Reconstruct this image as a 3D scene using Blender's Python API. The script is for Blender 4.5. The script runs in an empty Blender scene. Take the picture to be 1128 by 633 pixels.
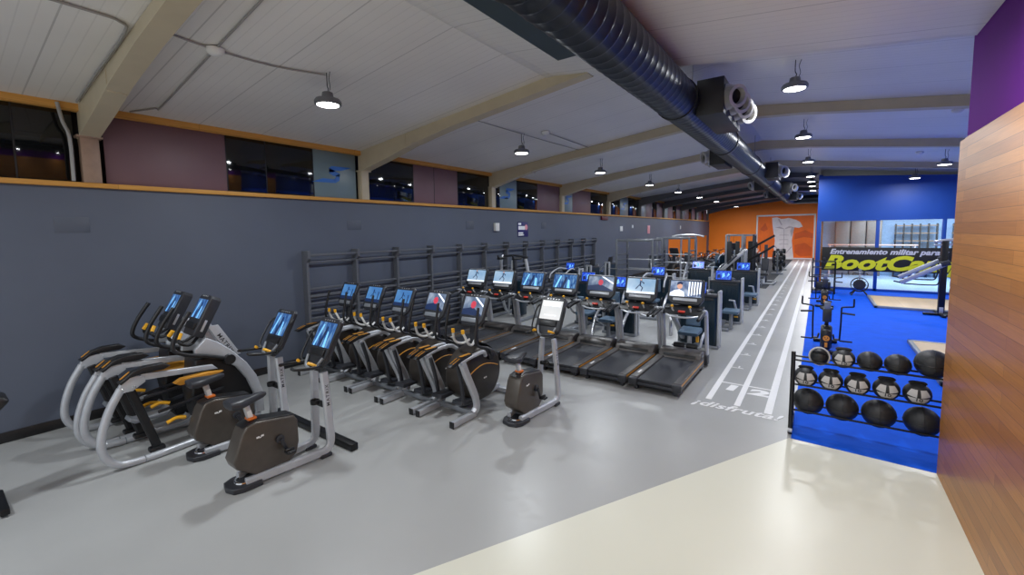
import bpy, bmesh, math, random
from mathutils import Matrix, Vector, Euler
random.seed(7)
C = bpy.context.scene.collection
PI = math.pi
def V(*a): return Vector(a)
def T(x, y, z): return Matrix.Translation((x, y, z))
def RX(a): return Matrix.Rotation(a, 4, 'X')
def RY(a): return Matrix.Rotation(a, 4, 'Y')
def RZ(a): return Matrix.Rotation(a, 4, 'Z')

# ------------------------------------------------------------------ materials
def s2l(c):
    return tuple((v/12.92 if v <= .04045 else ((v+.055)/1.055)**2.4) for v in c)
def rgb(r, g, b): return s2l((r/255, g/255, b/255))
MATS = {}
def mat(name, col, rough=.5, metal=0., var=.08, scale=12., bump=0., spec=.5, coat=0., emit=None, es=0.):
    if name in MATS: return MATS[name]
    m = bpy.data.materials.new(name); m.use_nodes = True
    nt = m.node_tree; N = nt.nodes; L = nt.links
    b = N['Principled BSDF']
    b.inputs['Roughness'].default_value = rough
    b.inputs['Metallic'].default_value = metal
    b.inputs['Specular IOR Level'].default_value = spec
    b.inputs['Coat Weight'].default_value = coat
    tc = N.new('ShaderNodeTexCoord')
    nz = N.new('ShaderNodeTexNoise'); nz.inputs['Scale'].default_value = scale; nz.inputs['Detail'].default_value = 4
    L.new(tc.outputs['Object'], nz.inputs['Vector'])
    rp = N.new('ShaderNodeValToRGB')
    rp.color_ramp.elements[0].position = .3; rp.color_ramp.elements[1].position = .7
    rp.color_ramp.elements[0].color = (*[max(0, v*(1-var)) for v in col], 1)
    rp.color_ramp.elements[1].color = (*[min(1, v*(1+var)) for v in col], 1)
    L.new(nz.outputs['Fac'], rp.inputs['Fac']); L.new(rp.outputs['Color'], b.inputs['Base Color'])
    if bump:
        bp = N.new('ShaderNodeBump'); bp.inputs['Strength'].default_value = bump; bp.inputs['Distance'].default_value = .01
        n2 = N.new('ShaderNodeTexNoise'); n2.inputs['Scale'].default_value = scale*8
        L.new(tc.outputs['Object'], n2.inputs['Vector'])
        L.new(n2.outputs['Fac'], bp.inputs['Height']); L.new(bp.outputs['Normal'], b.inputs['Normal'])
    if emit:
        b.inputs['Emission Color'].default_value = (*emit, 1); b.inputs['Emission Strength'].default_value = es
    MATS[name] = m
    return m

def nodes(name):
    m = bpy.data.materials.new(name); m.use_nodes = True; MATS[name] = m
    nt = m.node_tree
    return m, nt.nodes, nt.links, nt.nodes['Principled BSDF']

SILVER = mat('silver_paint', rgb(188, 192, 198), .34, .3, .04)
SILVER2 = mat('brushed_aluminium', rgb(196, 198, 202), .3, .6, .05)
GREYP = mat('grey_steel_paint', rgb(138, 143, 150), .4, .3, .05)
BLACK = mat('black_plastic', rgb(26, 27, 30), .42, 0, .15)
RUBBER = mat('black_rubber', rgb(20, 20, 22), .6, 0, .2, 30, .2)
CHAR = mat('charcoal_plastic', rgb(46, 48, 54), .4, 0, .1)
BELTM = mat('treadmill_belt', rgb(46, 48, 54), .55, 0, .12, 40, .25)
BROWN = mat('brown_gunmetal', rgb(80, 74, 68), .35, .2, .08)
HOODM = mat('hood_bronze', rgb(84, 81, 80), .4, .2, .08)
GOLD = mat('gold_trim', rgb(214, 150, 52), .4, .2, .05)
YEL = mat('amber_grip', rgb(242, 178, 40), .4, 0, .05)
RED = mat('red_stop_button', rgb(205, 62, 48), .4, 0, .05)
WHITEP = mat('white_print', rgb(236, 236, 236), .5, 0, .02)
TEAL = mat('dark_teal_shroud', rgb(18, 40, 54), .3, 0, .12, 5)
PAD = mat('slate_blue_upholstery', rgb(84, 108, 130), .55, 0, .08, 20, .15)
BLKSTEEL = mat('black_steel', rgb(24, 25, 28), .38, .3, .1)
WALLBAR = mat('anthracite_wood', rgb(92, 95, 102), .5, 0, .08, 20)
CHROME = mat('chrome', rgb(200, 202, 205), .15, 1., .03)
DKGREY = mat('dark_grey_steel', rgb(58, 60, 66), .4, .35, .08)
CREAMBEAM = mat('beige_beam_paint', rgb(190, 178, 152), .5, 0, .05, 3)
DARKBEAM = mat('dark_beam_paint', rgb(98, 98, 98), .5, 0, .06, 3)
PIPEG = mat('grey_conduit', rgb(150, 148, 145), .5, 0, .05)
LETTER = mat('dark_print', rgb(40, 42, 46), .5, 0, .02)

def wood_mat(name, c1, c2, plank=.14, length=1.9, axis='Y', rough=.4):
    """planks running along an axis; brick nodes give staggered boards, noise gives grain"""
    m, N, L, b = nodes(name)
    tc = N.new('ShaderNodeTexCoord'); sp = N.new('ShaderNodeSeparateXYZ'); cb = N.new('ShaderNodeCombineXYZ')
    L.new(tc.outputs['Object'], sp.inputs[0])
    L.new(sp.outputs[axis], cb.inputs['X']); L.new(sp.outputs['Z' if axis != 'Z' else 'X'], cb.inputs['Y'])
    br = N.new('ShaderNodeTexBrick'); br.offset = .37; br.offset_frequency = 2
    br.inputs['Scale'].default_value = 1; br.inputs['Brick Width'].default_value = length; br.inputs['Row Height'].default_value = plank
    br.inputs['Mortar Size'].default_value = .0022; br.inputs['Mortar Smooth'].default_value = .3
    br.inputs['Color1'].default_value = (*c1, 1); br.inputs['Color2'].default_value = (*c2, 1); br.inputs['Bias'].default_value = 0
    br.inputs['Mortar'].default_value = (*[v*.45 for v in c2], 1)
    L.new(cb.outputs[0], br.inputs['Vector'])
    mp = N.new('ShaderNodeMapping'); mp.inputs['Scale'].default_value = (1.3, 34, 1)
    L.new(cb.outputs[0], mp.inputs['Vector'])
    nz = N.new('ShaderNodeTexNoise'); nz.inputs['Scale'].default_value = 2.2; nz.inputs['Detail'].default_value = 6
    L.new(mp.outputs[0], nz.inputs['Vector'])
    mx = N.new('ShaderNodeMix'); mx.data_type = 'RGBA'; mx.blend_type = 'MULTIPLY'; mx.inputs[0].default_value = .55
    rp = N.new('ShaderNodeValToRGB'); rp.color_ramp.elements[0].position = .25; rp.color_ramp.elements[1].position = .75
    rp.color_ramp.elements[0].color = (.66, .62, .56, 1); rp.color_ramp.elements[1].color = (1.15, 1.12, 1.08, 1)
    L.new(nz.outputs['Fac'], rp.inputs[0]); L.new(br.outputs['Color'], mx.inputs[6]); L.new(rp.outputs[0], mx.inputs[7])
    L.new(mx.outputs[2], b.inputs['Base Color']); b.inputs['Roughness'].default_value = rough
    b.inputs['Specular IOR Level'].default_value = .22
    return m
WOODWALL = wood_mat('oak_panelling', rgb(196, 132, 64), rgb(168, 108, 48), .105, 2.3, 'Y', .38)
WOODTRIM = wood_mat('pine_trim', rgb(214, 160, 84), rgb(196, 142, 72), .5, 3.0, 'Y', .5)
WOODPLAT = wood_mat('platform_wood', rgb(232, 206, 168), rgb(220, 190, 148), .15, 1.2, 'X', .4)

def ceiling_mat(name, col, rough):
    m, N, L, b = nodes(name)
    tc = N.new('ShaderNodeTexCoord'); sp = N.new('ShaderNodeSeparateXYZ'); L.new(tc.outputs['Object'], sp.inputs[0])
    def saw(period, width):
        a = N.new('ShaderNodeMath'); a.operation = 'MODULO'; a.inputs[1].default_value = period
        ad = N.new('ShaderNodeMath'); ad.operation = 'ADD'; ad.inputs[1].default_value = 100
        L.new(sp.outputs['Y'], ad.inputs[0]); L.new(ad.outputs[0], a.inputs[0])
        c = N.new('ShaderNodeMath'); c.operation = 'LESS_THAN'; c.inputs[1].default_value = width
        L.new(a.outputs[0], c.inputs[0]); return c
    big = saw(1.0, .016); small = saw(.125, .012)
    sm = N.new('ShaderNodeMath'); sm.operation = 'MULTIPLY'; sm.inputs[1].default_value = .22; L.new(small.outputs[0], sm.inputs[0])
    bm_ = N.new('ShaderNodeMath'); bm_.operation = 'MULTIPLY'; bm_.inputs[1].default_value = .7; L.new(big.outputs[0], bm_.inputs[0])
    mxm = N.new('ShaderNodeMath'); mxm.operation = 'MAXIMUM'; L.new(sm.outputs[0], mxm.inputs[0]); L.new(bm_.outputs[0], mxm.inputs[1])
    nz = N.new('ShaderNodeTexNoise'); nz.inputs['Scale'].default_value = .6; nz.inputs['Detail'].default_value = 5
    L.new(tc.outputs['Object'], nz.inputs['Vector'])
    rp = N.new('ShaderNodeValToRGB'); rp.color_ramp.elements[0].position = .3; rp.color_ramp.elements[1].position = .7
    rp.color_ramp.elements[0].color = (*[v*.92 for v in col], 1); rp.color_ramp.elements[1].color = (*[min(1, v*1.04) for v in col], 1)
    L.new(nz.outputs['Fac'], rp.inputs[0])
    mx = N.new('ShaderNodeMix'); mx.data_type = 'RGBA'; mx.inputs[7].default_value = (*[v*.55 for v in col], 1)
    L.new(mxm.outputs[0], mx.inputs[0]); L.new(rp.outputs[0], mx.inputs[6]); L.new(mx.outputs[2], b.inputs['Base Color'])
    bp = N.new('ShaderNodeBump'); bp.inputs['Strength'].default_value = .25; bp.inputs['Distance'].default_value = .01; bp.invert = True
    L.new(mxm.outputs[0], bp.inputs['Height']); L.new(bp.outputs[0], b.inputs['Normal'])
    b.inputs['Roughness'].default_value = rough
    return m
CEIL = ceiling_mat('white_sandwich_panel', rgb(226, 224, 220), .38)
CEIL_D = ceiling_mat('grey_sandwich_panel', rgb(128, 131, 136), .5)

def floor_mat(name, c, var, rough, scale=.7, rvar=.08, spec=.5):
    m, N, L, b = nodes(name)
    tc = N.new('ShaderNodeTexCoord')
    n1 = N.new('ShaderNodeTexNoise'); n1.inputs['Scale'].default_value = scale; n1.inputs['Detail'].default_value = 6
    L.new(tc.outputs['Object'], n1.inputs['Vector'])
    rp = N.new('ShaderNodeValToRGB'); rp.color_ramp.elements[0].position = .3; rp.color_ramp.elements[1].position = .72
    rp.color_ramp.elements[0].color = (*[v*(1-var) for v in c], 1); rp.color_ramp.elements[1].color = (*[min(1, v*(1+var)) for v in c], 1)
    L.new(n1.outputs['Fac'], rp.inputs[0]); L.new(rp.outputs[0], b.inputs['Base Color'])
    n2 = N.new('ShaderNodeTexNoise'); n2.inputs['Scale'].default_value = 9; n2.inputs['Detail'].default_value = 8; n2.inputs['Distortion'].default_value = 1.5
    L.new(tc.outputs['Object'], n2.inputs['Vector'])
    mr = N.new('ShaderNodeMapRange'); mr.inputs[3].default_value = rough-rvar; mr.inputs[4].default_value = rough+rvar
    L.new(n2.outputs['Fac'], mr.inputs[0]); L.new(mr.outputs[0], b.inputs['Roughness'])
    b.inputs['Specular IOR Level'].default_value = spec
    return m
FLOORM = floor_mat('grey_vinyl_floor', rgb(167, 168, 167), .05, .34)
CREAMF = floor_mat('cream_resin_floor', rgb(220, 219, 203), .01, .3, .7, .015)
BLUEF = floor_mat('blue_turf', rgb(0, 92, 232), .08, .75, 3, .05, .15)
RUBF = floor_mat('rubber_tile', rgb(60, 62, 66), .15, .7, 30, .05, .2)
WALLGREY = mat('slate_wall_paint', rgb(84, 91, 106), .55, 0, .04, 1.2, .05)
WALLGREY2 = mat('slate_patch_paint', rgb(81, 87, 100), .55, 0, .04, 1.2)
BLUEW = mat('royal_blue_paint', rgb(4, 68, 160), .5, 0, .04, 1.5)
ORANGEW = mat('orange_paint', rgb(255, 128, 10), .55, 0, .05, .8)
PURPLEW = mat('purple_paint', rgb(98, 24, 132), .8, 0, .04, 2, 0, .08)
SKIRT = mat('black_skirting', rgb(20, 21, 24), .4, 0, .1)
MAUVE = mat('mauve_panel', rgb(112, 84, 90), .5, 0, .05, 1.5)
TEALP = mat('frosted_teal_panel', rgb(112, 132, 138), .35, 0, .06, 1.5)
LOGOB = mat('logo_blue', rgb(38, 106, 190), .4, 0, .03)
DKGLASS = mat('dark_tinted_glass', rgb(16, 17, 18), .06, 0, .2, .8, 0, .6)
DUCTM = mat('black_spiral_duct', rgb(42, 47, 56), .34, .5, .1, 4)
SLATEM = mat('dark_slate_sheet', rgb(60, 74, 82), .5, .2, .06, 3)
WHITEPL = mat('white_plastic', rgb(225, 225, 222), .4, 0, .03)
MIRROR = mat('mirror_glass', rgb(225, 228, 230), .02, 1., .0)
STATUE = mat('pale_print', rgb(226, 214, 212), .6, 0, .08, 3)
STATSH = mat('pale_print_shadow', rgb(186, 170, 172), .6, 0, .08, 3)
ORANGEP = mat('orange_print', rgb(246, 108, 8), .6, 0, .12, 1.2)
ORANGEP2 = mat('orange_print_dark', rgb(214, 84, 8), .6, 0, .12, 1.2)
WHITEFR = mat('white_frame', rgb(232, 228, 226), .5, 0, .03)
BANNERB = mat('banner_black', rgb(20, 20, 22), .5, 0, .1)
BANNERY = mat('banner_yellow', rgb(226, 226, 34), .5, 0, .03)
BANNERW = mat('banner_grey_white', rgb(206, 206, 212), .5, 0, .03)
BALLM = mat('ball_rubber', rgb(36, 37, 40), .45, 0, .15, 14, .3)
BALLG = mat('ball_grey_panel', rgb(200, 198, 196), .5, 0, .05)
LAMPBODY = mat('lamp_grey_body', rgb(120, 122, 126), .4, .4, .05)
LAMPGLOW = mat('lamp_diffuser', (1, 1, 1), .4, 0, 0, emit=(1, .98, .95), es=14)
POSTER = mat('poster_navy', rgb(24, 20, 96), .5, 0, .05)
PINKP = mat('poster_pink', rgb(226, 150, 160), .5, 0, .04)
REDP = mat('sign_dark_red', rgb(92, 26, 34), .5, 0, .08)
LBLUE = floor_mat('pale_blue_floor', rgb(186, 216, 242), .04, .3)
LOCKER = mat('grey_locker', rgb(120, 110, 100), .5, 0, .1, 2)

def glass_mat():
    m, N, L, b = nodes('clear_glass')
    b.inputs['Base Color'].default_value = (.9, .96, 1, 1); b.inputs['Roughness'].default_value = .02
    tr = N.new('ShaderNodeBsdfTransparent'); gl = N.new('ShaderNodeBsdfGlossy'); gl.inputs['Roughness'].default_value = .02
    fr = N.new('ShaderNodeFresnel'); fr.inputs['IOR'].default_value = 1.5
    tr.inputs['Color'].default_value = (.92, .96, 1, 1)
    mx = N.new('ShaderNodeMixShader'); L.new(fr.outputs[0], mx.inputs[0]); L.new(tr.outputs[0], mx.inputs[1]); L.new(gl.outputs[0], mx.inputs[2])
    L.new(mx.outputs[0], N['Material Output'].inputs['Surface'])
    return m
GLASS = glass_mat()

def screen_mat(name, cols, scale, strength, stretch=(1, 1, 1), dist=0.):
    m, N, L, b = nodes(name)
    tc = N.new('ShaderNodeTexCoord'); mp = N.new('ShaderNodeMapping'); mp.inputs['Scale'].default_value = stretch
    L.new(tc.outputs['Object'], mp.inputs[0])
    nz = N.new('ShaderNodeTexNoise'); nz.inputs['Scale'].default_value = scale; nz.inputs['Detail'].default_value = 3; nz.inputs['Distortion'].default_value = dist
    L.new(mp.outputs[0], nz.inputs['Vector'])
    rp = N.new('ShaderNodeValToRGB')
    e = rp.color_ramp.elements
    e[0].position = .32; e[1].position = .68
    e[0].color = (*cols[0], 1); e[1].color = (*cols[-1], 1)
    for i, c in enumerate(cols[1:-1]):
        x = e.new(.32+.36*(i+1)/(len(cols)-1)); x.color = (*c, 1)
    L.new(nz.outputs['Fac'], rp.inputs[0])
    L.new(rp.outputs[0], b.inputs['Emission Color']); b.inputs['Emission Strength'].default_value = strength
    b.inputs['Base Color'].default_value = (.02, .02, .02, 1); b.inputs['Roughness'].default_value = .15
    return m
SCR_FALL = screen_mat('screen_blue_streaks', [rgb(20, 52, 110), rgb(50, 112, 190), rgb(140, 190, 235)], 5, .7, (5, 1.2, 1.2), .6)
SCR_BLUE = screen_mat('screen_sky_blue', [rgb(60, 126, 200), rgb(98, 160, 222)], 3, .75)
SCR_GREY = screen_mat('screen_slate_scene', [rgb(74, 92, 128), rgb(120, 140, 170), rgb(176, 190, 210)], 4, .85, (1.5, 1, 3))
SCR_PALE = screen_mat('screen_pale_studio', [rgb(142, 184, 224), rgb(184, 212, 238)], 3, .85)
SCR_FILM = screen_mat('screen_film_left', [rgb(60, 80, 120), rgb(130, 150, 190), rgb(200, 214, 236)], 6, .85)
SCR_GLARE = screen_mat('screen_lamp_glare', [rgb(226, 230, 232), rgb(250, 250, 250)], 2, .95)  # lamp glare on the display glass, painted as an even white glow
SCR_TAB = screen_mat('screen_tablet_blue', [rgb(16, 40, 190), rgb(40, 90, 235), rgb(90, 150, 250)], 9, .9, (2, 1, 1))
INK = mat('screen_dark_ink', rgb(24, 40, 74), .4, emit=rgb(24, 40, 74), es=.7)
INKW = mat('screen_white_ink', rgb(235, 240, 248), .4, emit=rgb(225, 235, 250), es=.8)
INKR = mat('screen_red_ink', rgb(186, 56, 74), .4, emit=rgb(186, 56, 74), es=.6)
INKC = mat('screen_cyan_ink', rgb(120, 190, 245), .4, emit=rgb(120, 190, 245), es=.8)

# ------------------------------------------------------------------ mesh builder
class MB:
    def __init__(s, M=None): s.bm = bmesh.new(); s.M = M or Matrix(); s.mi = 0
    def _merge(s, tb, M=None):
        M = s.M @ M if M is not None else s.M
        vs = [s.bm.verts.new(M @ v.co) for v in tb.verts]
        tb.verts.index_update()
        for f in tb.faces:
            try:
                nf = s.bm.faces.new([vs[v.index] for v in f.verts]); nf.material_index = s.mi
            except ValueError: pass
        tb.free(); return s
    def _raw(s, verts, faces):
        vs = [s.bm.verts.new(s.M @ Vector(v)) for v in verts]
        for f in faces:
            try:
                nf = s.bm.faces.new([vs[i] for i in f]); nf.material_index = s.mi
            except ValueError: pass
        return s
    def box(s, c, d, bev=0., rot=None, seg=2):
        tb = bmesh.new(); bmesh.ops.create_cube(tb, size=1)
        for v in tb.verts: v.co = Vector((v.co.x*d[0], v.co.y*d[1], v.co.z*d[2]))
        if bev: bmesh.ops.bevel(tb, geom=tb.edges[:], offset=min(bev, min(d)*.45), segments=seg, profile=.5, affect='EDGES')
        M = T(*c)
        if rot: M = M @ Euler(rot).to_matrix().to_4x4()
        return s._merge(tb, M)
    def bar(s, a, b, w, h, bev=0., up=(0, 0, 1)):
        """rectangular bar from a to b; w sideways, h along up"""
        a, b = Vector(a), Vector(b); d = b-a; y = d.normalized(); u = Vector(up)
        x = y.cross(u)
        if x.length < 1e-4: u = Vector((0, 1, 0)); x = y.cross(u)
        x.normalize(); z = x.cross(y)
        M = Matrix((x, y, z)).transposed().to_4x4(); M.translation = (a+b)/2
        tb = bmesh.new(); bmesh.ops.create_cube(tb, size=1)
        for v in tb.verts: v.co = Vector((v.co.x*w, v.co.y*d.length, v.co.z*h))
        if bev: bmesh.ops.bevel(tb, geom=tb.edges[:], offset=min(bev, min(w, h)*.45), segments=2, profile=.5, affect='EDGES')
        return s._merge(tb, M)
    def tube(s, pts, r, n=10, smooth=0, sec=None, up=(0, 0, 1), closed=False, caps=True):
        P = [Vector(p) for p in pts]; R = list(r) if isinstance(r, (list, tuple)) else [r]*len(P)
        if smooth:
            Q, RR = [], []
            k = len(P)
            rng = range(k if closed else k-1)
            for i in rng:
                p0 = P[(i-1) % k] if closed or i > 0 else P[0]*2-P[1]
                p1, p2 = P[i], P[(i+1) % k]
                p3 = P[(i+2) % k] if closed or i+2 < k else P[-1]*2-P[-2]
                for j in range(smooth):
                    t = j/smooth
                    Q.append(.5*((2*p1)+(p2-p0)*t+(2*p0-5*p1+4*p2-p3)*t*t+(3*p1-p0-3*p2+p3)*t**3))
                    RR.append(R[i]*(1-t)+R[(i+1) % k]*t)
            if not closed: Q.append(P[-1]); RR.append(R[-1])
            P, R = Q, RR
        k = len(P); rings = []
        u = None
        for i in range(k):
            if closed: d = (P[(i+1) % k]-P[i-1]).normalized()
            else: d = (P[min(i+1, k-1)]-P[max(i-1, 0)]).normalized()
            if u is None:
                u = Vector(up)-d*d.dot(Vector(up))
                if u.length < 1e-3: u = Vector((0, 1, 0))-d*d.y
                if u.length < 1e-3: u = Vector((1, 0, 0))-d*d.x
            else: u = u-d*d.dot(u)
            u.normalize(); x = d.cross(u)
            ring = []
            if sec:
                w, h = sec; q = min(w, h)*.28
                pl = [(w/2-q, h/2), (w/2, h/2-q), (w/2, -h/2+q), (w/2-q, -h/2), (-w/2+q, -h/2), (-w/2, -h/2+q), (-w/2, h/2-q), (-w/2+q, h/2)]
                for (a, b) in pl: ring.append(P[i]+x*a*R[i]+u*b*R[i])
            else:
                for j in range(n):
                    t = 2*PI*j/n; ring.append(P[i]+(x*math.cos(t)+u*math.sin(t))*R[i])
            rings.append(ring)
        m = len(rings[0]); verts = [v for rg in rings for v in rg]; faces = []
        for i in range(k if closed else k-1):
            for j in range(m):
                a, b = i*m+j, i*m+(j+1) % m; c, d = ((i+1) % k)*m+(j+1) % m, ((i+1) % k)*m+j
                faces.append((a, d, c, b))
        if caps and not closed:
            faces.append(tuple(range(m))); faces.append(tuple(reversed(range((k-1)*m, k*m))))
        return s._raw(verts, faces)
    def prism(s, poly, t0, t1, plane='yz', bev=0.):
        """extrude a 2D outline; plane yz -> along x, xz -> along y, xy -> along z"""
        def mk(p, t):
            if plane == 'yz': return Vector((t, p[0], p[1]))
            if plane == 'xz': return Vector((p[0], t, p[1]))
            return Vector((p[0], p[1], t))
        tb = bmesh.new(); n = len(poly)
        a = [tb.verts.new(mk(p, t0)) for p in poly]; b = [tb.verts.new(mk(p, t1)) for p in poly]
        tb.faces.new(a); tb.faces.new(list(reversed(b)))
        for i in range(n): tb.faces.new((a[i], b[i], b[(i+1) % n], a[(i+1) % n]))
        bmesh.ops.recalc_face_normals(tb, faces=tb.faces[:])
        if bev:
            ed = [e for e in tb.edges if all(v in a for v in e.verts) or all(v in b for v in e.verts)]
            bmesh.ops.bevel(tb, geom=ed, offset=bev, segments=3, profile=.5, affect='EDGES')
        return s._merge(tb)
    def lathe(s, prof, M=None, n=24):
        old = s.M
        if M is not None: s.M = s.M @ M
        verts, faces = [], []; k = len(prof)
        for (r, z) in prof:
            for j in range(n):
                t = 2*PI*j/n; verts.append((r*math.cos(t), r*math.sin(t), z))
        for i in range(k-1):
            for j in range(n):
                faces.append((i*n+j, i*n+(j+1) % n, (i+1)*n+(j+1) % n, (i+1)*n+j))
        if prof[0][0] > 1e-5: faces.append(tuple(reversed(range(n))))
        if prof[-1][0] > 1e-5: faces.append(tuple(range((k-1)*n, k*n)))
        s._raw(verts, faces); s.M = old; return s
    def cyl(s, c, r, h, axis='z', n=20, bev=.004):
        M = T(*c) @ {'z': Matrix(), 'x': RY(PI/2), 'y': RX(-PI/2)}[axis]
        return s.lathe([(r-bev, -h/2), (r, -h/2+bev), (r, h/2-bev), (r-bev, h/2)], M, n)
    def ell(s, c, r, n=20, rot=None):
        tb = bmesh.new(); bmesh.ops.create_uvsphere(tb, u_segments=n, v_segments=n//2+2, radius=1)
        for v in tb.verts: v.co = Vector((v.co.x*r[0], v.co.y*r[1], v.co.z*r[2]))
        M = T(*c)
        if rot: M = M @ Euler(rot).to_matrix().to_4x4()
        return s._merge(tb, M)
    def loft(s, secs, n=16):
        """sections (centre, half width x, half height z) along y -> closed body"""
        verts, faces = [], []
        for (c, hw, hh) in secs:
            for j in range(n):
                t = 2*PI*j/n; ct, st = math.cos(t), math.sin(t)
                e = .7
                verts.append((c[0]+hw*math.copysign(abs(ct)**e, ct), c[1], c[2]+hh*math.copysign(abs(st)**e, st)))
        k = len(secs)
        for i in range(k-1):
            for j in range(n): faces.append((i*n+j, (i+1)*n+j, (i+1)*n+(j+1) % n, i*n+(j+1) % n))
        faces.append(tuple(range(n))); faces.append(tuple(reversed(range((k-1)*n, k*n))))
        return s._raw(verts, faces)
    def poly(s, pts): return s._raw(pts, [tuple(range(len(pts)))])
    def mesh(s, name, mats, ang=38):
        bmesh.ops.remove_doubles(s.bm, verts=s.bm.verts[:], dist=1e-5)
        bmesh.ops.recalc_face_normals(s.bm, faces=s.bm.faces[:])
        me = bpy.data.meshes.new(name); s.bm.to_mesh(me); s.bm.free()
        for m in (mats if isinstance(mats, (list, tuple)) else [mats]): me.materials.append(m)
        for p in me.polygons: p.use_smooth = True
        me.set_sharp_from_angle(angle=math.radians(ang))
        return me
    def obj(s, name, mats, parent=None, ang=38):
        o = bpy.data.objects.new(name, s.mesh(name, mats, ang)); C.objects.link(o)
        if parent: o.parent = parent
        return o
def tag(o, label, cat, group=None):
    o['label'] = label; o['category'] = cat
    if group: o['group'] = group
    return o
def thing(name, label, cat, loc=(0, 0, 0), rz=0., group=None):
    o = bpy.data.objects.new(name, None); C.objects.link(o); o.location = loc; o.rotation_euler = (0, 0, rz)
    o.empty_display_size = .1
    return tag(o, label, cat, group)
def struct(o):
    o['kind'] = 'structure'; return o
def group_root(name):
    o = bpy.data.objects.new(name, None); C.objects.link(o); return struct(o)
def dup(root, loc, rz=0., label=None, group=None, skip=(), scale=None):
    def cp(o, par):
        c = o.copy(); C.objects.link(c); c.parent = par
        for ch in kids.get(o.name, []):
            if ch.name.split('.')[0] not in skip: cp(ch, c)
        return c
    kids = {}
    st = [root]
    while st:
        o = st.pop(); kids[o.name] = list(o.children); st.extend(o.children)
    r = cp(root, None); r.location = loc; r.rotation_euler = (0, 0, rz)
    if scale: r.scale = scale
    if label: r['label'] = label
    if group: r['group'] = group
    return r
def text_mesh(body, size, shear=0., bold=0., extrude=.001, align='CENTER', sx=1., spacing=1.):
    cu = bpy.data.curves.new('lettering', 'FONT'); cu.body = body; cu.size = size; cu.shear = shear; cu.offset = bold
    cu.extrude = extrude; cu.align_x = align; cu.align_y = 'BOTTOM_BASELINE' ; cu.space_character = spacing; cu.resolution_u = 3
    o = bpy.data.objects.new('lettering', cu); C.objects.link(o)
    bpy.context.view_layer.update()
    me = bpy.data.meshes.new_from_object(o.evaluated_get(bpy.context.evaluated_depsgraph_get()))
    bpy.data.objects.remove(o); bpy.data.curves.remove(cu)
    if sx != 1.: me.transform(Matrix.Diagonal((sx, 1, 1, 1)))
    return me
def text_obj(name, me, M, m, parent=None):
    me.transform(M); me.materials.clear(); me.materials.append(m)
    o = bpy.data.objects.new(name, me); C.objects.link(o)
    if parent: o.parent = parent
    return o
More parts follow.
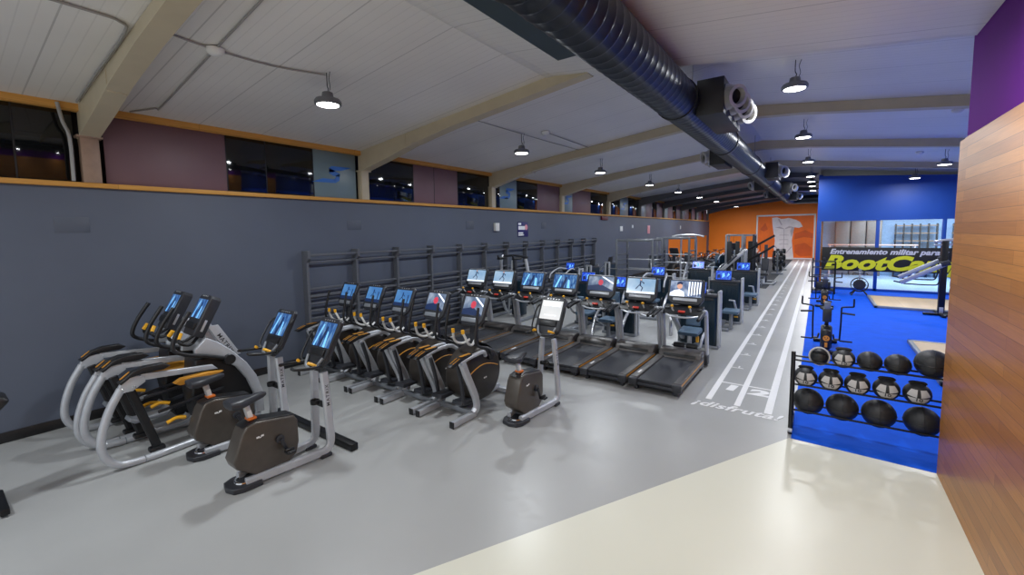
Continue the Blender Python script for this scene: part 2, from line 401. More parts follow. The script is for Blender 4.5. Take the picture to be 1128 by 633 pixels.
# face plane: local x right, local y up, normal toward the viewer (-Y of the machine), leaning back by a
def face(c, lean=0.): return T(*c) @ RX(PI/2-lean)
def disc(cx, cy, r, n=18, z=.003, sy=1.): return [(cx+r*math.cos(2*PI*i/n), cy+r*sy*math.sin(2*PI*i/n), z) for i in range(n)]
def screen_mesh(kind, w, h):
    """lit display in its own plane (x right, y up, z toward viewer)"""
    b = MB(); b.poly([(-w/2, -h/2, 0), (w/2, -h/2, 0), (w/2, h/2, 0), (-w/2, h/2, 0)])
    def q(x0, y0, x1, y1, mi, z=.002):
        b.mi = mi; b.poly([(x0*w, y0*h, z), (x1*w, y0*h, z), (x1*w, y1*h, z), (x0*w, y1*h, z)])
    def pl(pts, mi, z=.003):
        b.mi = mi; b.poly([(x*w, y*h, z) for x, y in pts])
    def figure(cx, cy, k, mi):
        asp = h/w
        pl([(cx-.04*k*asp, cy), (cx+.05*k*asp, cy), (cx+.06*k*asp, cy+.3*k), (cx-.03*k*asp, cy+.3*k)], mi)
        b.mi = mi; b.poly(disc((cx+.03*k*asp)*w, (cy+.38*k)*h, .07*k*h))
        pl([(cx-.04*k*asp, cy+.03*k), (cx-.2*k*asp, cy-.2*k), (cx-.28*k*asp, cy-.18*k), (cx-.04*k*asp, cy+.1*k)], mi, .0032)
        pl([(cx+.05*k*asp, cy+.04*k), (cx+.2*k*asp, cy-.1*k), (cx+.12*k*asp, cy-.34*k), (cx+.07*k*asp, cy-.32*k), (cx+.13*k*asp, cy-.1*k), (cx, cy)], mi, .0034)
        pl([(cx+.05*k*asp, cy+.28*k), (cx+.22*k*asp, cy+.12*k), (cx+.26*k*asp, cy+.2*k), (cx+.06*k*asp, cy+.32*k)], mi, .0036)
    ms = {'fall': SCR_FALL, 'sil': SCR_BLUE, 'ball': SCR_GREY, 'run': SCR_PALE, 'film': SCR_FILM, 'white': SCR_GLARE, 'tab': SCR_TAB}[kind]
    if kind == 'fall':
        pl([(-.15, -.5), (-.02, -.5), (.1, .3), (.02, .35)], 1); pl([(.12, -.5), (.26, -.5), (.2, .1), (.14, .15)], 4)
        pl([(-.42, -.5), (-.34, -.5), (-.16, .4), (-.22, .4)], 4)
    elif kind == 'sil':
        figure(-.05, -.02, .8, 1); q(-.5, -.5, .5, -.3, 1); q(.3, -.3, .36, .2, 1)
    elif kind == 'ball':
        pl([(-.5, -.2), (0, -.05), (.5, -.45), (.5, -.5), (-.5, -.5)], 1); pl([(.1, .5), (.5, .1), (.5, -.02), (.0, .5)], 2, .0025)
        b.mi = 3; b.poly(disc(0, .08*h, .18*h, z=.004, sy=1.15))
    elif kind == 'run':
        q(-.5, -.5, .5, -.36, 2); figure(-.03, 0, 1.1, 1); b.mi = 3; b.poly(disc(-.012*w, .43*h, .06*h, z=.005))
    elif kind == 'film':
        for i in range(5):
            x = .08+.085*i; q(x, -.45+.04*i, x+.05, .46, 2)
            q(x+.05, -.45, x+.085, .46, 1)
        pl([(-.5, -.5), (-.02, -.5), (-.05, -.2), (-.2, -.05), (-.36, -.12), (-.5, -.3)], 2, .0035)
        b.mi = 3; b.poly(disc(-.2*w, .16*h, .16*h, z=.004, sy=1.2)); b.mi = 1; pl([(-.3, .2), (-.28, .4), (-.18, .46), (-.1, .38), (-.12, .26), (-.2, .3)], 1, .0055)
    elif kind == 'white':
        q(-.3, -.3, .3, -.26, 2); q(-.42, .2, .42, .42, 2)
    elif kind == 'tab':
        pl([(-.42, -.38), (-.2, -.3), (-.25, .1), (-.4, .05)], 1); pl([(-.1, -.3), (.1, -.1), (.05, .3), (-.08, .2)], 2); pl([(.22, -.2), (.4, .1), (.3, .3)], 4)
    me = b.mesh('screen', [ms, INK, INKW if kind != 'tab' else INKC, INKR if kind == 'ball' else mat('screen_skin_ink', rgb(200, 150, 128), .4, emit=rgb(200, 150, 128), es=.7), INKC]); return me
SCR = {}
def screen(parent, M, kind, w, h):
    k = (kind, w, h)
    if k not in SCR: SCR[k] = screen_mesh(kind, w, h)
    o = bpy.data.objects.new('screen', SCR[k]); C.objects.link(o); o.parent = parent; o.matrix_local = M
    return o
def set_screen(root, kind, w, h):
    k = (kind, w, h)
    if k not in SCR: SCR[k] = screen_mesh(kind, w, h)
    for ch in root.children_recursive:
        if ch.name.split('.')[0] == 'screen': ch.data = SCR[k]
# ------------------------------------------------------------------ treadmill (user faces +y, rear edge at y=0)
def make_treadmill():
    t = thing('treadmill', 'treadmill', 'treadmill')
    b = MB()
    b.box((0, .95, .075), (.62, 1.7, .05), .01); b.box((0, .06, .12), (.72, .1, .06), .02)
    for s in (-1, 1): b.box((s*.33, .12, .03), (.06, .1, .06), .01); b.box((s*.36, 1.75, .04), (.07, .2, .08), .015)
    b.obj('base_frame', DKGREY, t)
    for s in (-1, 1):
        b = MB(); b.prism([(.03, .1), (.03, .2), (.06, .225), (1.66, .225), (1.7, .2), (1.7, .1)], s*.295, s*.42, 'yz', .012)
        b.mi = 1; b.box((s*.422, .84, .19), (.006, 1.6, .024))
        b.mi = 2
        if s < 0: b.box((-.355, .36, .2265), (.035, .17, .002))
        b.obj('side_rail', [HOODM, GOLD, WHITEP], t)
        b = MB(); b.box((s*.36, .02, .15), (.15, .09, .13), .025); b.obj('end_cap', CHAR, t)
    b = MB(); b.box((0, .82, .175), (.585, 1.58, .05), .015); b.obj('running_belt', BELTM, t)
    b = MB(); b.prism([(1.55, .2), (1.6, .3), (1.68, .345), (1.85, .355), (2.0, .31), (2.06, .2), (2.06, .06), (1.6, .06)], -.4, .4, 'yz', .03)
    b.mi = 1; b.box((0, 1.57, .265), (.6, .012, .05), .003, (-.5, 0, 0))
    b.obj('motor_hood', [HOODM, BLACK], t)
    for s in (-1, 1):
        b = MB(); b.tube([(s*.412, 2.02, .08), (s*.412, 2.0, .3), (s*.412, 1.93, .75), (s*.412, 1.87, 1.0), (s*.42, 1.79, 1.095), (s*.415, 1.66, 1.115)], 1, smooth=5, sec=(.06, .11), up=(0, 1, 0))
        b.obj('upright', SILVER, t)
        b = MB(); b.box((s*.41, 2.0, .14), (.075, .2, .2), .02); b.obj('upright_foot', CHAR, t)
        b = MB(); b.tube([(s*.412, 1.72, 1.115), (s*.412, 1.55, 1.11), (s*.41, 1.3, 1.075), (s*.405, 1.2, 1.055)], [.03, .036, .036, .03], 12, smooth=4); b.obj('side_grip', BLACK, t)
    b = MB(); b.tube([(-.42, 1.78, 1.06), (-.2, 1.62, 1.02), (0, 1.58, 1.01), (.2, 1.62, 1.02), (.42, 1.78, 1.06)], 1, smooth=5, sec=(.05, .028)); b.obj('cross_bar', SILVER, t)
    b = MB(); b.prism([(1.66, 1.04), (1.7, 1.1), (1.95, 1.19), (2.02, 1.14), (1.95, 1.04)], -.36, .36, 'yz', .015)
    for s in (-1, 1): b.cyl((s*.3, 1.8, 1.13), .05, .06, 'z', 16, .01)
    o = b.obj('dashboard', BLACK, t)
    MB().box((0, 1.68, 1.105), (.13, .05, .03), .012, (.5, 0, 0)).obj('stop_button', RED, o)
    for s in (-1, 1):
        b = MB(); b.tube([(s*.16, 1.72, 1.1), (s*.17, 1.66, 1.15), (s*.165, 1.63, 1.2)], .014, 8, smooth=3); lv = b.obj('lever', WHITEPL, t)
        b = MB(); b.ell((s*.165, 1.62, 1.215), (.032, .026, .026), 12); b.obj('lever_knob', YEL, lv)
    M = face((0, 1.98, 1.46), math.radians(20))
    b = MB(M); b.prism([(-.25, -.26), (.27, -.26), (.345, -.16), (.345, .22), (.315, .255), (-.315, .255), (-.345, .22), (-.345, -.16)], -.075, .012, 'xy', .02)
    b.mi = 1; b.box((0, -.165, .016), (.46, .06, .02), .01)
    b.mi = 2; b.box((0, .24, .013), (.56, .014, .006), .002)
    o = b.obj('console', [CHAR, SILVER, SILVER], t)
    screen(o, M @ T(0, .055, .0145), 'run', .6, .32)
    b = MB(); b.bar((0, 2.0, 1.08), (0, 2.0, 1.35), .2, .06, .015, (0, 1, 0)); b.obj('console_neck', BLACK, t)
    return t

# ------------------------------------------------------------------ upright bike (rear foot at y=0)
def make_bike():
    t = thing('exercise_bike', 'bike', 'exercise bike')
    b = MB()
    pts = [(-.17, .3), (-.165, .12), (-.12, .03), (0, 0), (.12, .03), (.165, .12), (.17, .3), (.1, .32), (-.1, .32)]
    b.prism(pts, 0., .06, 'xy', .012); b.mi = 1
    b.tube([(-.09, .3, .062), (-.08, .14, .064), (0, .1, .064), (.08, .14, .064), (.09, .3, .062)], .016, 8, smooth=4)
    b.obj('rear_foot', [CHAR, CHROME], t)
    for s in (-1, 1):
        b = MB(); b.tube([(s*.1, .16, .07), (s*.13, .5, .07), (s*.165, .92, .065), (s*.172, 1.03, .075), (s*.17, 1.1, .16), (s*.15, 1.1, .5), (s*.105, 1.09, 1.02)], 1, smooth=6, sec=(.062, .1), up=(0, 0, 1)); o = b.obj('frame_tube', SILVER, t)
        MB().box((s*.172, 1.02, .022), (.1, .14, .044), .012).obj('front_foot', CHAR, o)
    b = MB(); b.box((0, 1.07, .62), (.26, .06, .06), .015); b.lathe([(.05, 0), (.055, .05), (.045, .05), (.04, .01), (0, .01)], T(0, 1.02, .62), 16); b.obj('bottle_holder', BLACK, t)
    b = MB(); b.prism([(.055, .33), (.08, .25), (.26, .11), (.62, .1), (.71, .17), (.745, .3), (.74, .56), (.7, .62), (.3, .69), (.2, .67), (.15, .6)], -.12, .12, 'yz', .022)
    b.mi = 1
    for s in (-1, 1):
        b.box((s*.1215, .3, .52), (.004, .034, .02), .001); b.box((s*.1215, .345, .525), (.004, .03, .02), .001); b.box((s*.1215, .322, .512), (.004, .02, .01), .001)
    b.obj('shroud', [BROWN, WHITEP], t)
    b = MB(); b.prism([(.16, .665), (.3, .705), (.7, .635), (.72, .6), (.3, .67)], -.09, .09, 'yz', .01); b.obj('top_cover', BLACK, t)
    b = MB(); b.bar((0, .3, .62), (0, .24, .9), .05, .06, .01, (0, 1, 0)); b.mi = 1; b.box((0, .275, .76), (.056, .05, .1), .008, (.2, 0, 0)); o = b.obj('seat_post', [SILVER2, WHITEPL], t)
    MB().box((.0, .29, .715), (.1, .09, .03), .012).obj('adjustment_lever', mat('orange_lever', rgb(226, 120, 44), .4), o)
    b = MB(); b.loft([((0, .06, .93), .05, .025), ((0, .075, .925), .115, .045), ((0, .15, .92), .135, .055), ((0, .24, .92), .1, .05), ((0, .33, .925), .05, .042), ((0, .42, .935), .036, .034), ((0, .455, .938), .022, .018)], 18)
    b.obj('saddle', CHAR, t)
    for s in (-1, 1):
        b = MB(); b.cyl((s*.13, .52, .42), .045, .05, 'x'); b.bar((s*.165, .52, .42), (s*.165, .52+s*.06, .42-s*.15), .025, .035, .006); o = b.obj('crank', CHAR, t)
        b = MB(); b.box((s*.22, .52+s*.06, .42-s*.15), (.1, .09, .03), .01); b.box((s*.22, .52+s*.06, .44-s*.15), (.03, .1, .04), .01); b.obj('pedal', BLACK, o)
    # handlebar hoop below the console
    b = MB(); b.tube([(-.19, 1.02, 1.13), (-.2, .86, 1.14), (-.17, .72, 1.16), (-.12, .7, 1.17)], .019, 10, smooth=5); b.tube([(.19, 1.02, 1.13), (.2, .86, 1.14), (.17, .72, 1.16), (.12, .7, 1.17)], .019, 10, smooth=5)
    b.tube([(-.19, 1.02, 1.13), (-.1, 1.06, 1.08), (.1, 1.06, 1.08), (.19, 1.02, 1.13)], .02, 10, smooth=4); hb = b.obj('handlebar', BLACK, t)
    for s in (-1, 1): MB().tube([(s*.19, .95, 1.145), (s*.16, .92, 1.17), (s*.11, .9, 1.18)], .018, 8, smooth=3).obj('pulse_grip', YEL, hb)
    M = face((0, 1.16, 1.36), math.radians(27))
    b = MB(M); b.prism([(-.1, -.34), (.1, -.34), (.225, -.2), (.225, .28), (.19, .315), (-.19, .315), (-.225, .28), (-.225, -.2)], -.05, .012, 'xy', .016)
    b.mi = 1; b.box((0, -.12, .02), (.3, .09, .03), .012)
    b.mi = 2
    for i in range(5): b.cyl((-.1+.05*i, .282, .013), .009, .006, 'z', 10, .001)
    o = b.obj('console', [CHAR, BLACK, SILVER2], t)
    b = MB(M); b.tube([(-.16, -.18, .02), (-.11, -.3, .035), (0, -.335, .04), (.11, -.3, .035), (.16, -.18, .02)], .02, 10, smooth=4); b.obj('console_handle', GREYP, o)
    screen(o, M @ T(0, .1, .0145), 'fall', .37, .31)
    for s in (-1, 1):
        b = MB(M); b.tube([(s*.215, .2, -.02), (s*.255, .1, .03), (s*.255, -.2, .05), (s*.2, -.28, .02)], .013, 8, smooth=4); b.obj('forearm_bar', BLACK, o)
    me = text_mesh('MATRIX', .055, 0, .0006, .0004, 'CENTER', 1.1, 1.3)
    d = Vector((-.0865, 0, 1)).normalized(); n = Vector((1, 0, .0865)).normalized(); u = n.cross(d)
    M = Matrix((d, u, n)).transposed().to_4x4(); M.translation = (.161, 1.115, .74)
    text_obj('lettering', me, M, LETTER, t)
    return t

# ------------------------------------------------------------------ elliptical trainer (rear stubs at y=0)
def make_elliptical():
    t = thing('elliptical_trainer', 'elliptical', 'elliptical trainer')
    for s in (-1, 1):
        x = s*.345
        b = MB(); b.box((x, .25, .05), (.075, .5, .085), .012); b.tube([(x, .46, .06), (x, .53, .13), (x, .5, .3), (x, .33, .66), (x, .24, .86)], 1, smooth=5, sec=(.075, .115), up=(0, 1, 0))
        o = b.obj('rear_upright', SILVER, t)
        MB().box((x, .0, .05), (.082, .012, .092), .003).obj('end_cap', BLACK, o)
        MB().tube([(x, .44, .05), (x, .52, .1), (x, .53, .19)], 1, smooth=3, sec=(.07, .1), up=(0, 1, 0)).obj('elbow_joint', BLACK, o)
        b = MB(); b.tube([(x, .2, .87), (x, .35, .9), (x, .6, .92), (x*.93, .75, .9), (x*.8, .84, .82)], .03, 12, smooth=5); b.obj('side_rail', SILVER, t)
        b = MB(); b.prism([(-.03, .88), (.0, .9), (.18, .95), (.42, .965), (.42, .94), (.2, .9), (.02, .85)], x-.035, x+.035, 'yz', .008)
        b.mi = 1; b.prism([(.02, .905), (.16, .95), (.16, .957), (.02, .912)], x-.03, x-.022, 'yz'); b.prism([(.02, .905), (.16, .95), (.16, .957), (.02, .912)], x+.022, x+.03, 'yz'); b.box((x, .3, .967), (.05, .2, .006), .002)
        b.obj('hand_grip', [BLACK, GOLD], t)
        b = MB(); b.tube([(s*.27, .22, .84), (s*.26, .3, .55), (s*.25, .36, .2)], 1, smooth=4, sec=(.045, .06), up=(0, 1, 0)); b.obj('suspension_arm', DKGREY, t)
        # pedal and its link
        z = .2 if s > 0 else .27; y = .5 if s > 0 else .4
        b = MB(); b.bar((s*.15, y+.1, z-.03), (s*.17, 1.0, .34), .05, .05, .01); b.bar((s*.24, .36, .2), (s*.16, y, z-.03), .04, .045, .01); lk = b.obj('pedal_link', BLACK, t)
        b = MB(); b.prism([(y-.2, z), (y-.18, z+.05), (y+.14, z+.02), (y+.2, z+.07), (y+.22, z+.05), (y+.16, z-.02), (y-.16, z-.02)], s*.16-.1, s*.16+.1, 'yz', .012); b.obj('pedal', CHAR, lk)
    # flywheel housing
    out = []
    cy, cz, R = .88, .5, .45
    for i in range(40):
        a = 2*PI*i/40
        r = R*(1+.06*math.cos(2*a)); z = cz+r*math.sin(a); out.append((cy+r*math.cos(a)*.95, max(z, .1)))
    b = MB(); b.prism(out, -.2, .2, 'yz', .05); b.mi = 1
    for s in (-1, 1):
        pts = []
        for i in range(9):
            yy = cy-.36+.72*i/8; pts.append((s*.203, yy, .56+.1*math.sin(PI*i/8)))
        b.tube(pts, .009, 6)
        b.mi = 2; b.box((s*.203, cy+.02, .44), (.006, .03, .018)); b.box((s*.203, cy+.06, .44), (.006, .02, .018)); b.mi = 1
    b.obj('flywheel_housing', [mat('dark_brown_gunmetal', rgb(58, 53, 49), .35, .2, .08), GOLD, WHITEP], t)
    b = MB()
    for i in range(24):
        pass
    b.tube([(0, cy+.44*math.cos(a), cz+.47*math.sin(a)) for a in [(-.1+1.5*i/12) for i in range(13)]], 1, sec=(.24, .03), up=(0, 0, 1)); b.obj('housing_spine', BLACK, t)
    b = MB(); b.bar((0, 1.2, .1), (0, 1.5, .1), .1, .1, .02); b.box((0, 1.5, .05), (.62, .11, .08), .02); o = b.obj('front_base', SILVER, t)
    for s in (-1, 1): MB().box((s*.32, 1.5, .05), (.07, .13, .1), .02).obj('base_foot', BLACK, o)
    b = MB(); b.bar((0, .5, .08), (0, 1.0, .1), .12, .09, .02); b.box((0, .46, .07), (.74, .07, .07), .01); b.obj('base_rail', GREYP, t)
    b = MB(); b.tube([(0, .95, .85), (0, .9, 1.05), (0, .92, 1.3)], 1, smooth=4, sec=(.14, .1), up=(0, 1, 0)); b.obj('mast', DKGREY, t)
    for s in (-1, 1):
        b = MB(); b.tube([(s*.05, .86, 1.02), (s*.1, .74, .98), (s*.13, .62, 1.03), (s*.12, .56, 1.14), (s*.1, .54, 1.2)], .019, 10, smooth=5); o = b.obj('fixed_handle', WHITEPL, t)
        MB().tube([(s*.1, .54, 1.19), (s*.097, .535, 1.25)], .026, 10).obj('handle_tip', YEL, o)
        b = MB(); b.tube([(s*.24, 1.02, .78), (s*.27, .92, .9), (s*.3, .66, 1.0), (s*.305, .58, 1.1), (s*.3, .62, 1.35), (s*.29, .68, 1.58)], [.024, .022, .02, .02, .021, .021], 10, smooth=5); b.cyl((s*.225, 1.02, .76), .06, .06, 'x'); b.obj('moving_arm', BLACK, t)
    M = face((0, .9, 1.5), math.radians(24))
    b = MB(M); b.prism([(-.16, -.26), (.16, -.26), (.24, -.16), (.26, .2), (.22, .24), (-.22, .24), (-.26, .2), (-.24, -.16)], -.05, .012, 'xy', .016)
    b.mi = 1; b.box((0, -.175, .018), (.34, .07, .02), .01); b.mi = 2
    for i in range(4): b.cyl((-.09+.06*i, .222, .013), .01, .006, 'z', 10, .001)
    o = b.obj('console', [CHAR, GREYP, SILVER2], t)
    screen(o, M @ T(0, .045, .0145), 'sil', .4, .29)
    return t

# ------------------------------------------------------------------ ascent trainer (arched handrails)
def make_ascent():
    t = thing('ascent_trainer', 'ascent', 'elliptical trainer')
    for s in (-1, 1):
        x = s*.4
        b = MB(); b.tube([(x*.9, 1.0, .04), (x, .55, .042), (x, .27, .045), (x, .1, .09), (x, .0, .25), (x, .0, .45), (x, .08, .72), (x, .2, .95)], .042, 14, smooth=6)
        o = b.obj('arched_rail', SILVER, t)
        MB().cyl((x, .36, .042), .046, .012, 'y', 16).obj('joint_ring', GREYP, o)
        b = MB(); b.prism([(.14, .9), (.3, .9), (.42, .98), (.42, 1.05), (.3, 1.09), (.22, 1.06)], x-.03, x+.03, 'yz', .01)
        b.mi = 1
        for yy, zz in ((.2, .94), (.31, .945)):
            b.cyl((x+s*.033, yy, zz), .018, .01, 'x', 12)
        b.obj('rail_bracket', [SILVER, CHROME], t)
        b = MB(); b.prism([(.38, 1.0), (.38, 1.08), (1.12, 1.0), (1.18, .93)], x-.025, x+.025, 'yz', .012); b.obj('rail_arm', SILVER, t)
        b = MB(); b.prism([(.17, 1.03), (.22, 1.06), (.3, 1.13), (.42, 1.165), (.6, 1.16), (.67, 1.11), (.6, 1.08), (.4, 1.08), (.28, 1.06), (.2, 1.0)], x-.045, x+.045, 'yz', .015); b.mi = 1; b.prism([(.2, 1.055), (.29, 1.125), (.31, 1.11), (.22, 1.04)], x-.047, x-.02, 'yz', .003); b.obj('hand_grip', [BLACK, GOLD], t)
        b = MB(); b.tube([(x*.85, .28, .93), (x*.8, .4, .5), (x*.78, .5, .13)], 1, sec=(.07, .09), up=(0, 1, 0)); b.box((x*.78, .5, .09), (.12, .16, .06), .02); b.obj('support_strut', BLACK, t)
        z = .3 if s > 0 else .36; y = .66 if s > 0 else .56
        b = MB(); b.bar((s*.17, y-.1, z-.04), (s*.2, 1.35, z+.08), .05, .05, .01); b.bar((s*.28, .55, z+.22), (s*.22, 1.3, z+.3), .03, .035, .006); lk = b.obj('pedal_link', CHAR, t)
        b = MB(); b.prism([(y-.22, z+.02), (y-.2, z+.06), (y-.14, z+.02), (y+.18, z+.02), (y+.22, z+.06), (y+.24, z+.04), (y+.18, z-.03), (y-.16, z-.03)], s*.18-.1, s*.18+.1, 'yz', .015); b.obj('pedal', GREYP, lk)
        b = MB(); b.tube([(s*.3, .62, z+.06), (s*.3, .72, z+.09), (s*.28, .82, z+.06)], .024, 8, smooth=3); b.obj('adjustment_knob', YEL, lk)
        # floor side beam
        b = MB(); b.bar((x*.9, .95, .045), (s*.22, 1.75, .06), .08, .07, .012); b.obj('base_beam', SILVER, t)
    # front body
    arch = [(1.12, 1.34), (1.25, 1.26), (1.42, 1.1), (1.6, .88), (1.72, .66), (1.79, .42), (1.8, .1), (1.68, .1), (1.67, .4), (1.59, .64), (1.46, .85), (1.28, 1.02), (1.1, 1.1), (.98, 1.12), (.98, 1.2)]
    b = MB()
    for s in (-1, 1): b.prism(arch, s*.2, s*.27, 'yz', .015)
    b.obj('arch_cover', SILVER, t)
    b = MB(); b.prism([(1.0, 1.05), (1.3, 1.08), (1.6, .8), (1.73, .5), (1.74, .06), (1.05, .06), (.98, .3), (.94, .6)], -.2, .2, 'yz', .03); b.obj('drive_housing', BLACK, t)
    for s in (-1, 1): MB().prism([(.72, .84), (.8, .885), (1.1, .89), (1.28, .86), (1.2, .83), (.95, .8), (.78, .8)], s*.24, s*.34, 'yz', .012).obj('gold_side_cover', GOLD, t)
    b = MB(); b.bar((0, 1.36, 1.0), (0, 1.12, 1.5), .24, .09, .02, (0, 1, 0)); b.obj('mast', SILVER, t)
    for s in (-1, 1): mp = MB().prism([(1.18, 1.47), (1.31, 1.47), (1.57, 1.0), (1.42, 1.0)], s*.125, s*.165, 'yz', .008).obj('mast_side_panel', SILVER, t)
    me = text_mesh('MATRIX', .075, 0, .0008, .0004, 'CENTER', 1.1, 1.15)
    d = Vector((0, .24, -.42)).normalized(); n = Vector((1, 0, 0)); u = n.cross(d)
    M = Matrix((d, u, n)).transposed().to_4x4(); M.translation = (.166, 1.362, 1.185)
    text_obj('lettering', me, M, LETTER, mp)
    for s in (-1, 1):
        b = MB(); b.tube([(s*.29, 1.36, 1.0), (s*.31, 1.1, 1.1), (s*.32, .86, 1.18), (s*.31, .74, 1.28), (s*.3, .8, 1.48), (s*.29, .95, 1.72)], .026, 10, smooth=6); b.cyl((s*.29, 1.37, .99), .07, .07, 'x'); b.obj('moving_arm', BLACK, t)
        b = MB(); b.tube([(s*.06, 1.1, 1.34), (s*.14, .98, 1.26), (s*.19, .86, 1.3), (s*.17, .84, 1.36)], .02, 10, smooth=4); o = b.obj('fixed_handle', BLACK, t)
        MB().tube([(s*.17, .84, 1.36), (s*.14, .88, 1.43)], .027, 8).obj('handle_tip', YEL, o)
    M = face((0, 1.14, 1.64), math.radians(27))
    b = MB(M); b.prism([(-.17, -.3), (.17, -.3), (.19, -.24), (.19, .23), (.15, .27), (-.15, .27), (-.19, .23), (-.19, -.24)], -.13, .012, 'xy', .02)
    b.mi = 1; b.box((0, -.17, .02), (.3, .1, .04), .015); b.mi = 2
    for s in (-1, 1): b.box((s*.192, -.14, -.06), (.006, .16, .03), .002)
    for i in range(4): b.cyl((-.08+.05*i, .25, .013), .009, .006, 'z', 10, .001)
    o = b.obj('console', [CHAR, BLACK, SILVER2], t)
    screen(o, M @ T(0, .07, .0145), 'fall', .3, .27)
    return t

# ------------------------------------------------------------------ selectorised strength machine
def pad_box(b, c, d, rot=None): b.box(c, d, .03, rot, 3)
def make_strength(kind='press'):
    t = thing('strength_machine', 'strength', 'weight machine')
    # weight tower at y=0 (front face towards -y), user seat in front of it
    b = MB(); b.prism([(-.36, -.14), (.36, -.14), (.39, -.11), (.39, .12), (-.39, .12), (-.39, -.11)], .06, 1.17, 'xy', .01)
    for i in range(6): b.box((-.3+.12*i, -.142, .62), (.012, .008, 1.0))
    b.obj('weight_shroud', TEAL, t)
    b = MB(); b.box((0, -.01, 1.195), (.8, .3, .06), .02); b.obj('tower_cap', CHAR, t)
    b = MB()
    b.box((.43, -.07, .66), (.055, .09, 1.3), .015)
    b.box((.43, .1, .66), (.055, .09, 1.3), .015); b.box((.43, .015, 1.28), (.06, .26, .05), .012)
    b.obj('side_column', SILVER, t)
    b = MB(); b.box((-.43, 0, .66), (.05, .12, 1.28), .015); b.obj('side_column', GREYP, t)
    b = MB(); b.box((0, .0, .035), (.9, .34, .07), .015); b.bar((0, 0, .05), (0, -1.22, .05), .12, .1, .02); b.box((0, -1.24, .04), (.6, .1, .08), .02); b.obj('base_frame', GREYP, t)
    M = face((-.05, -.06, 1.37), math.radians(12))
    b = MB(M); b.box((0, 0, -.015), (.44, .29, .03), .012); b.mi = 1; b.box((0, -.2, -.03), (.06, .16, .03), .006); b.mi = 2; b.box((-.1, -.16, .0), (.12, .02, .01), .003)
    o = b.obj('tablet', [BLACK, CHAR, YEL], t)
    screen(o, M @ T(0, 0, .002), 'tab', .4, .25)
    pl = bpy.data.objects.new('instruction_panel', MB().box((.12, -.143, 1.12), (.4, .01, .05), .004).mesh('instruction_panel', CHAR)); C.objects.link(pl); pl.parent = t
    if kind == 'press':
        b = MB(); b.tube([(-.3, -.15, .9), (-.36, -.55, .95), (-.4, -.95, .7), (-.38, -1.1, .4), (-.3, -1.2, .1)], .035, 10, smooth=5); b.obj('loop_frame', SILVER2, t)
        b = MB(); b.cyl((-.2, -.3, .5), .14, .05, 'x', 22, .015); b.obj('pulley', CHAR, t)
        b = MB(); b.bar((.3, -.95, .06), (.3, -.95, .45), .08, .1, .015, (0, 1, 0)); b.bar((0, -.95, .06), (.32, -.95, .06), .1, .08, .012); sp = b.obj('seat_post', GREYP, t)
        MB().box((.42, -.95, .36), (.1, .04, .04), .012).obj('adjustment_lever', YEL, sp)
        b = MB(); b.prism([(-1.18, .46), (-1.2, .53), (-.75, .55), (-.68, .5), (-.75, .45)], .1, .5, 'yz', .03); b.obj('seat_pad', PAD, t)
        b = MB(); b.bar((-.1, -.3, .1), (-.1, -.42, .75), .06, .08, .01); pad_box(b, (-.1, -.45, .72), (.2, .1, .26), (.12, 0, 0)); b.obj('back_pad', PAD, t)
        for s in (-1, 1):
            b = MB(); b.tube([(s*.36, -.12, .3), (s*.36, -.4, .36), (s*.36, -.6, .55), (s*.33, -.7, .75)], .03, 10, smooth=5); b.bar((s*.33, -.7, .75), (s*.2, -.72, .76), .035, .035, .01); b.obj('press_arm', SILVER, t)
    elif kind == 'leg':
        b = MB(); b.tube([(-.38, -.15, 1.1), (-.42, -.5, 1.05), (-.42, -.8, .75), (-.36, -1.0, .4)], .032, 10, smooth=5); b.obj('swing_arm', SILVER2, t)
        b = MB(); b.bar((0, -.9, .06), (0, -.85, .48), .08, .1, .015, (0, 1, 0)); b.bar((-.3, -.2, .2), (-.3, -1.1, .9), .09, .09, .015); sp = b.obj('seat_post', SILVER, t)
        MB().box((.16, -.88, .36), (.06, .06, .14), .015).obj('adjustment_lever', YEL, sp)
        b = MB(); b.prism([(-1.1, .46), (-1.13, .53), (-.7, .58), (-.62, .52), (-.7, .46)], -.2, .22, 'yz', .035); b.obj('seat_pad', PAD, t)
        b = MB(); pad_box(b, (-.02, -.45, .7), (.3, .1, .3), (-.25, 0, 0)); b.obj('back_pad', PAD, t)
        for s in (-1, 1):
            b = MB(); b.cyl((s*.13, -1.2, .26), .065, .22, 'x', 16, .015); b.obj('roller_pad', BLACK, t)
        b = MB(); b.tube([(.3, -.85, .5), (.3, -1.05, .45), (.28, -1.2, .26)], .03, 10, smooth=4); b.bar((-.28, -1.2, .26), (.28, -1.2, .26), .03, .03, .008); b.obj('lever_arm', SILVER, t)
        b = MB(); b.box((-.05, -1.2, .13), (.42, .22, .03), .01, (.6, 0, 0)); b.obj('foot_plate', SILVER, t)
    else:
        b = MB(); b.bar((0, -.8, .06), (0, -.8, .5), .08, .1, .015, (0, 1, 0)); sp = b.obj('seat_post', GREYP, t)
        MB().box((.1, -.8, .38), (.1, .04, .04), .012).obj('adjustment_lever', YEL, sp)
        b = MB(); b.prism([(-1.0, .48), (-1.02, .55), (-.6, .56), (-.55, .52), (-.6, .47)], -.19, .19, 'yz', .03); b.obj('seat_pad', PAD, t)
        b = MB(); pad_box(b, (0, -.42, .95), (.28, .09, .42)); b.obj('chest_pad', PAD, t)
        for s in (-1, 1):
            b = MB(); b.tube([(s*.2, -.1, 1.27), (s*.32, -.4, 1.3), (s*.36, -.75, 1.12), (s*.36, -.85, .9)], .028, 10, smooth=5); o = b.obj('row_arm', SILVER, t)
            MB().tube([(s*.36, -.83, .95), (s*.36, -.87, .8)], .036, 10).obj('hand_grip', BLACK, o)
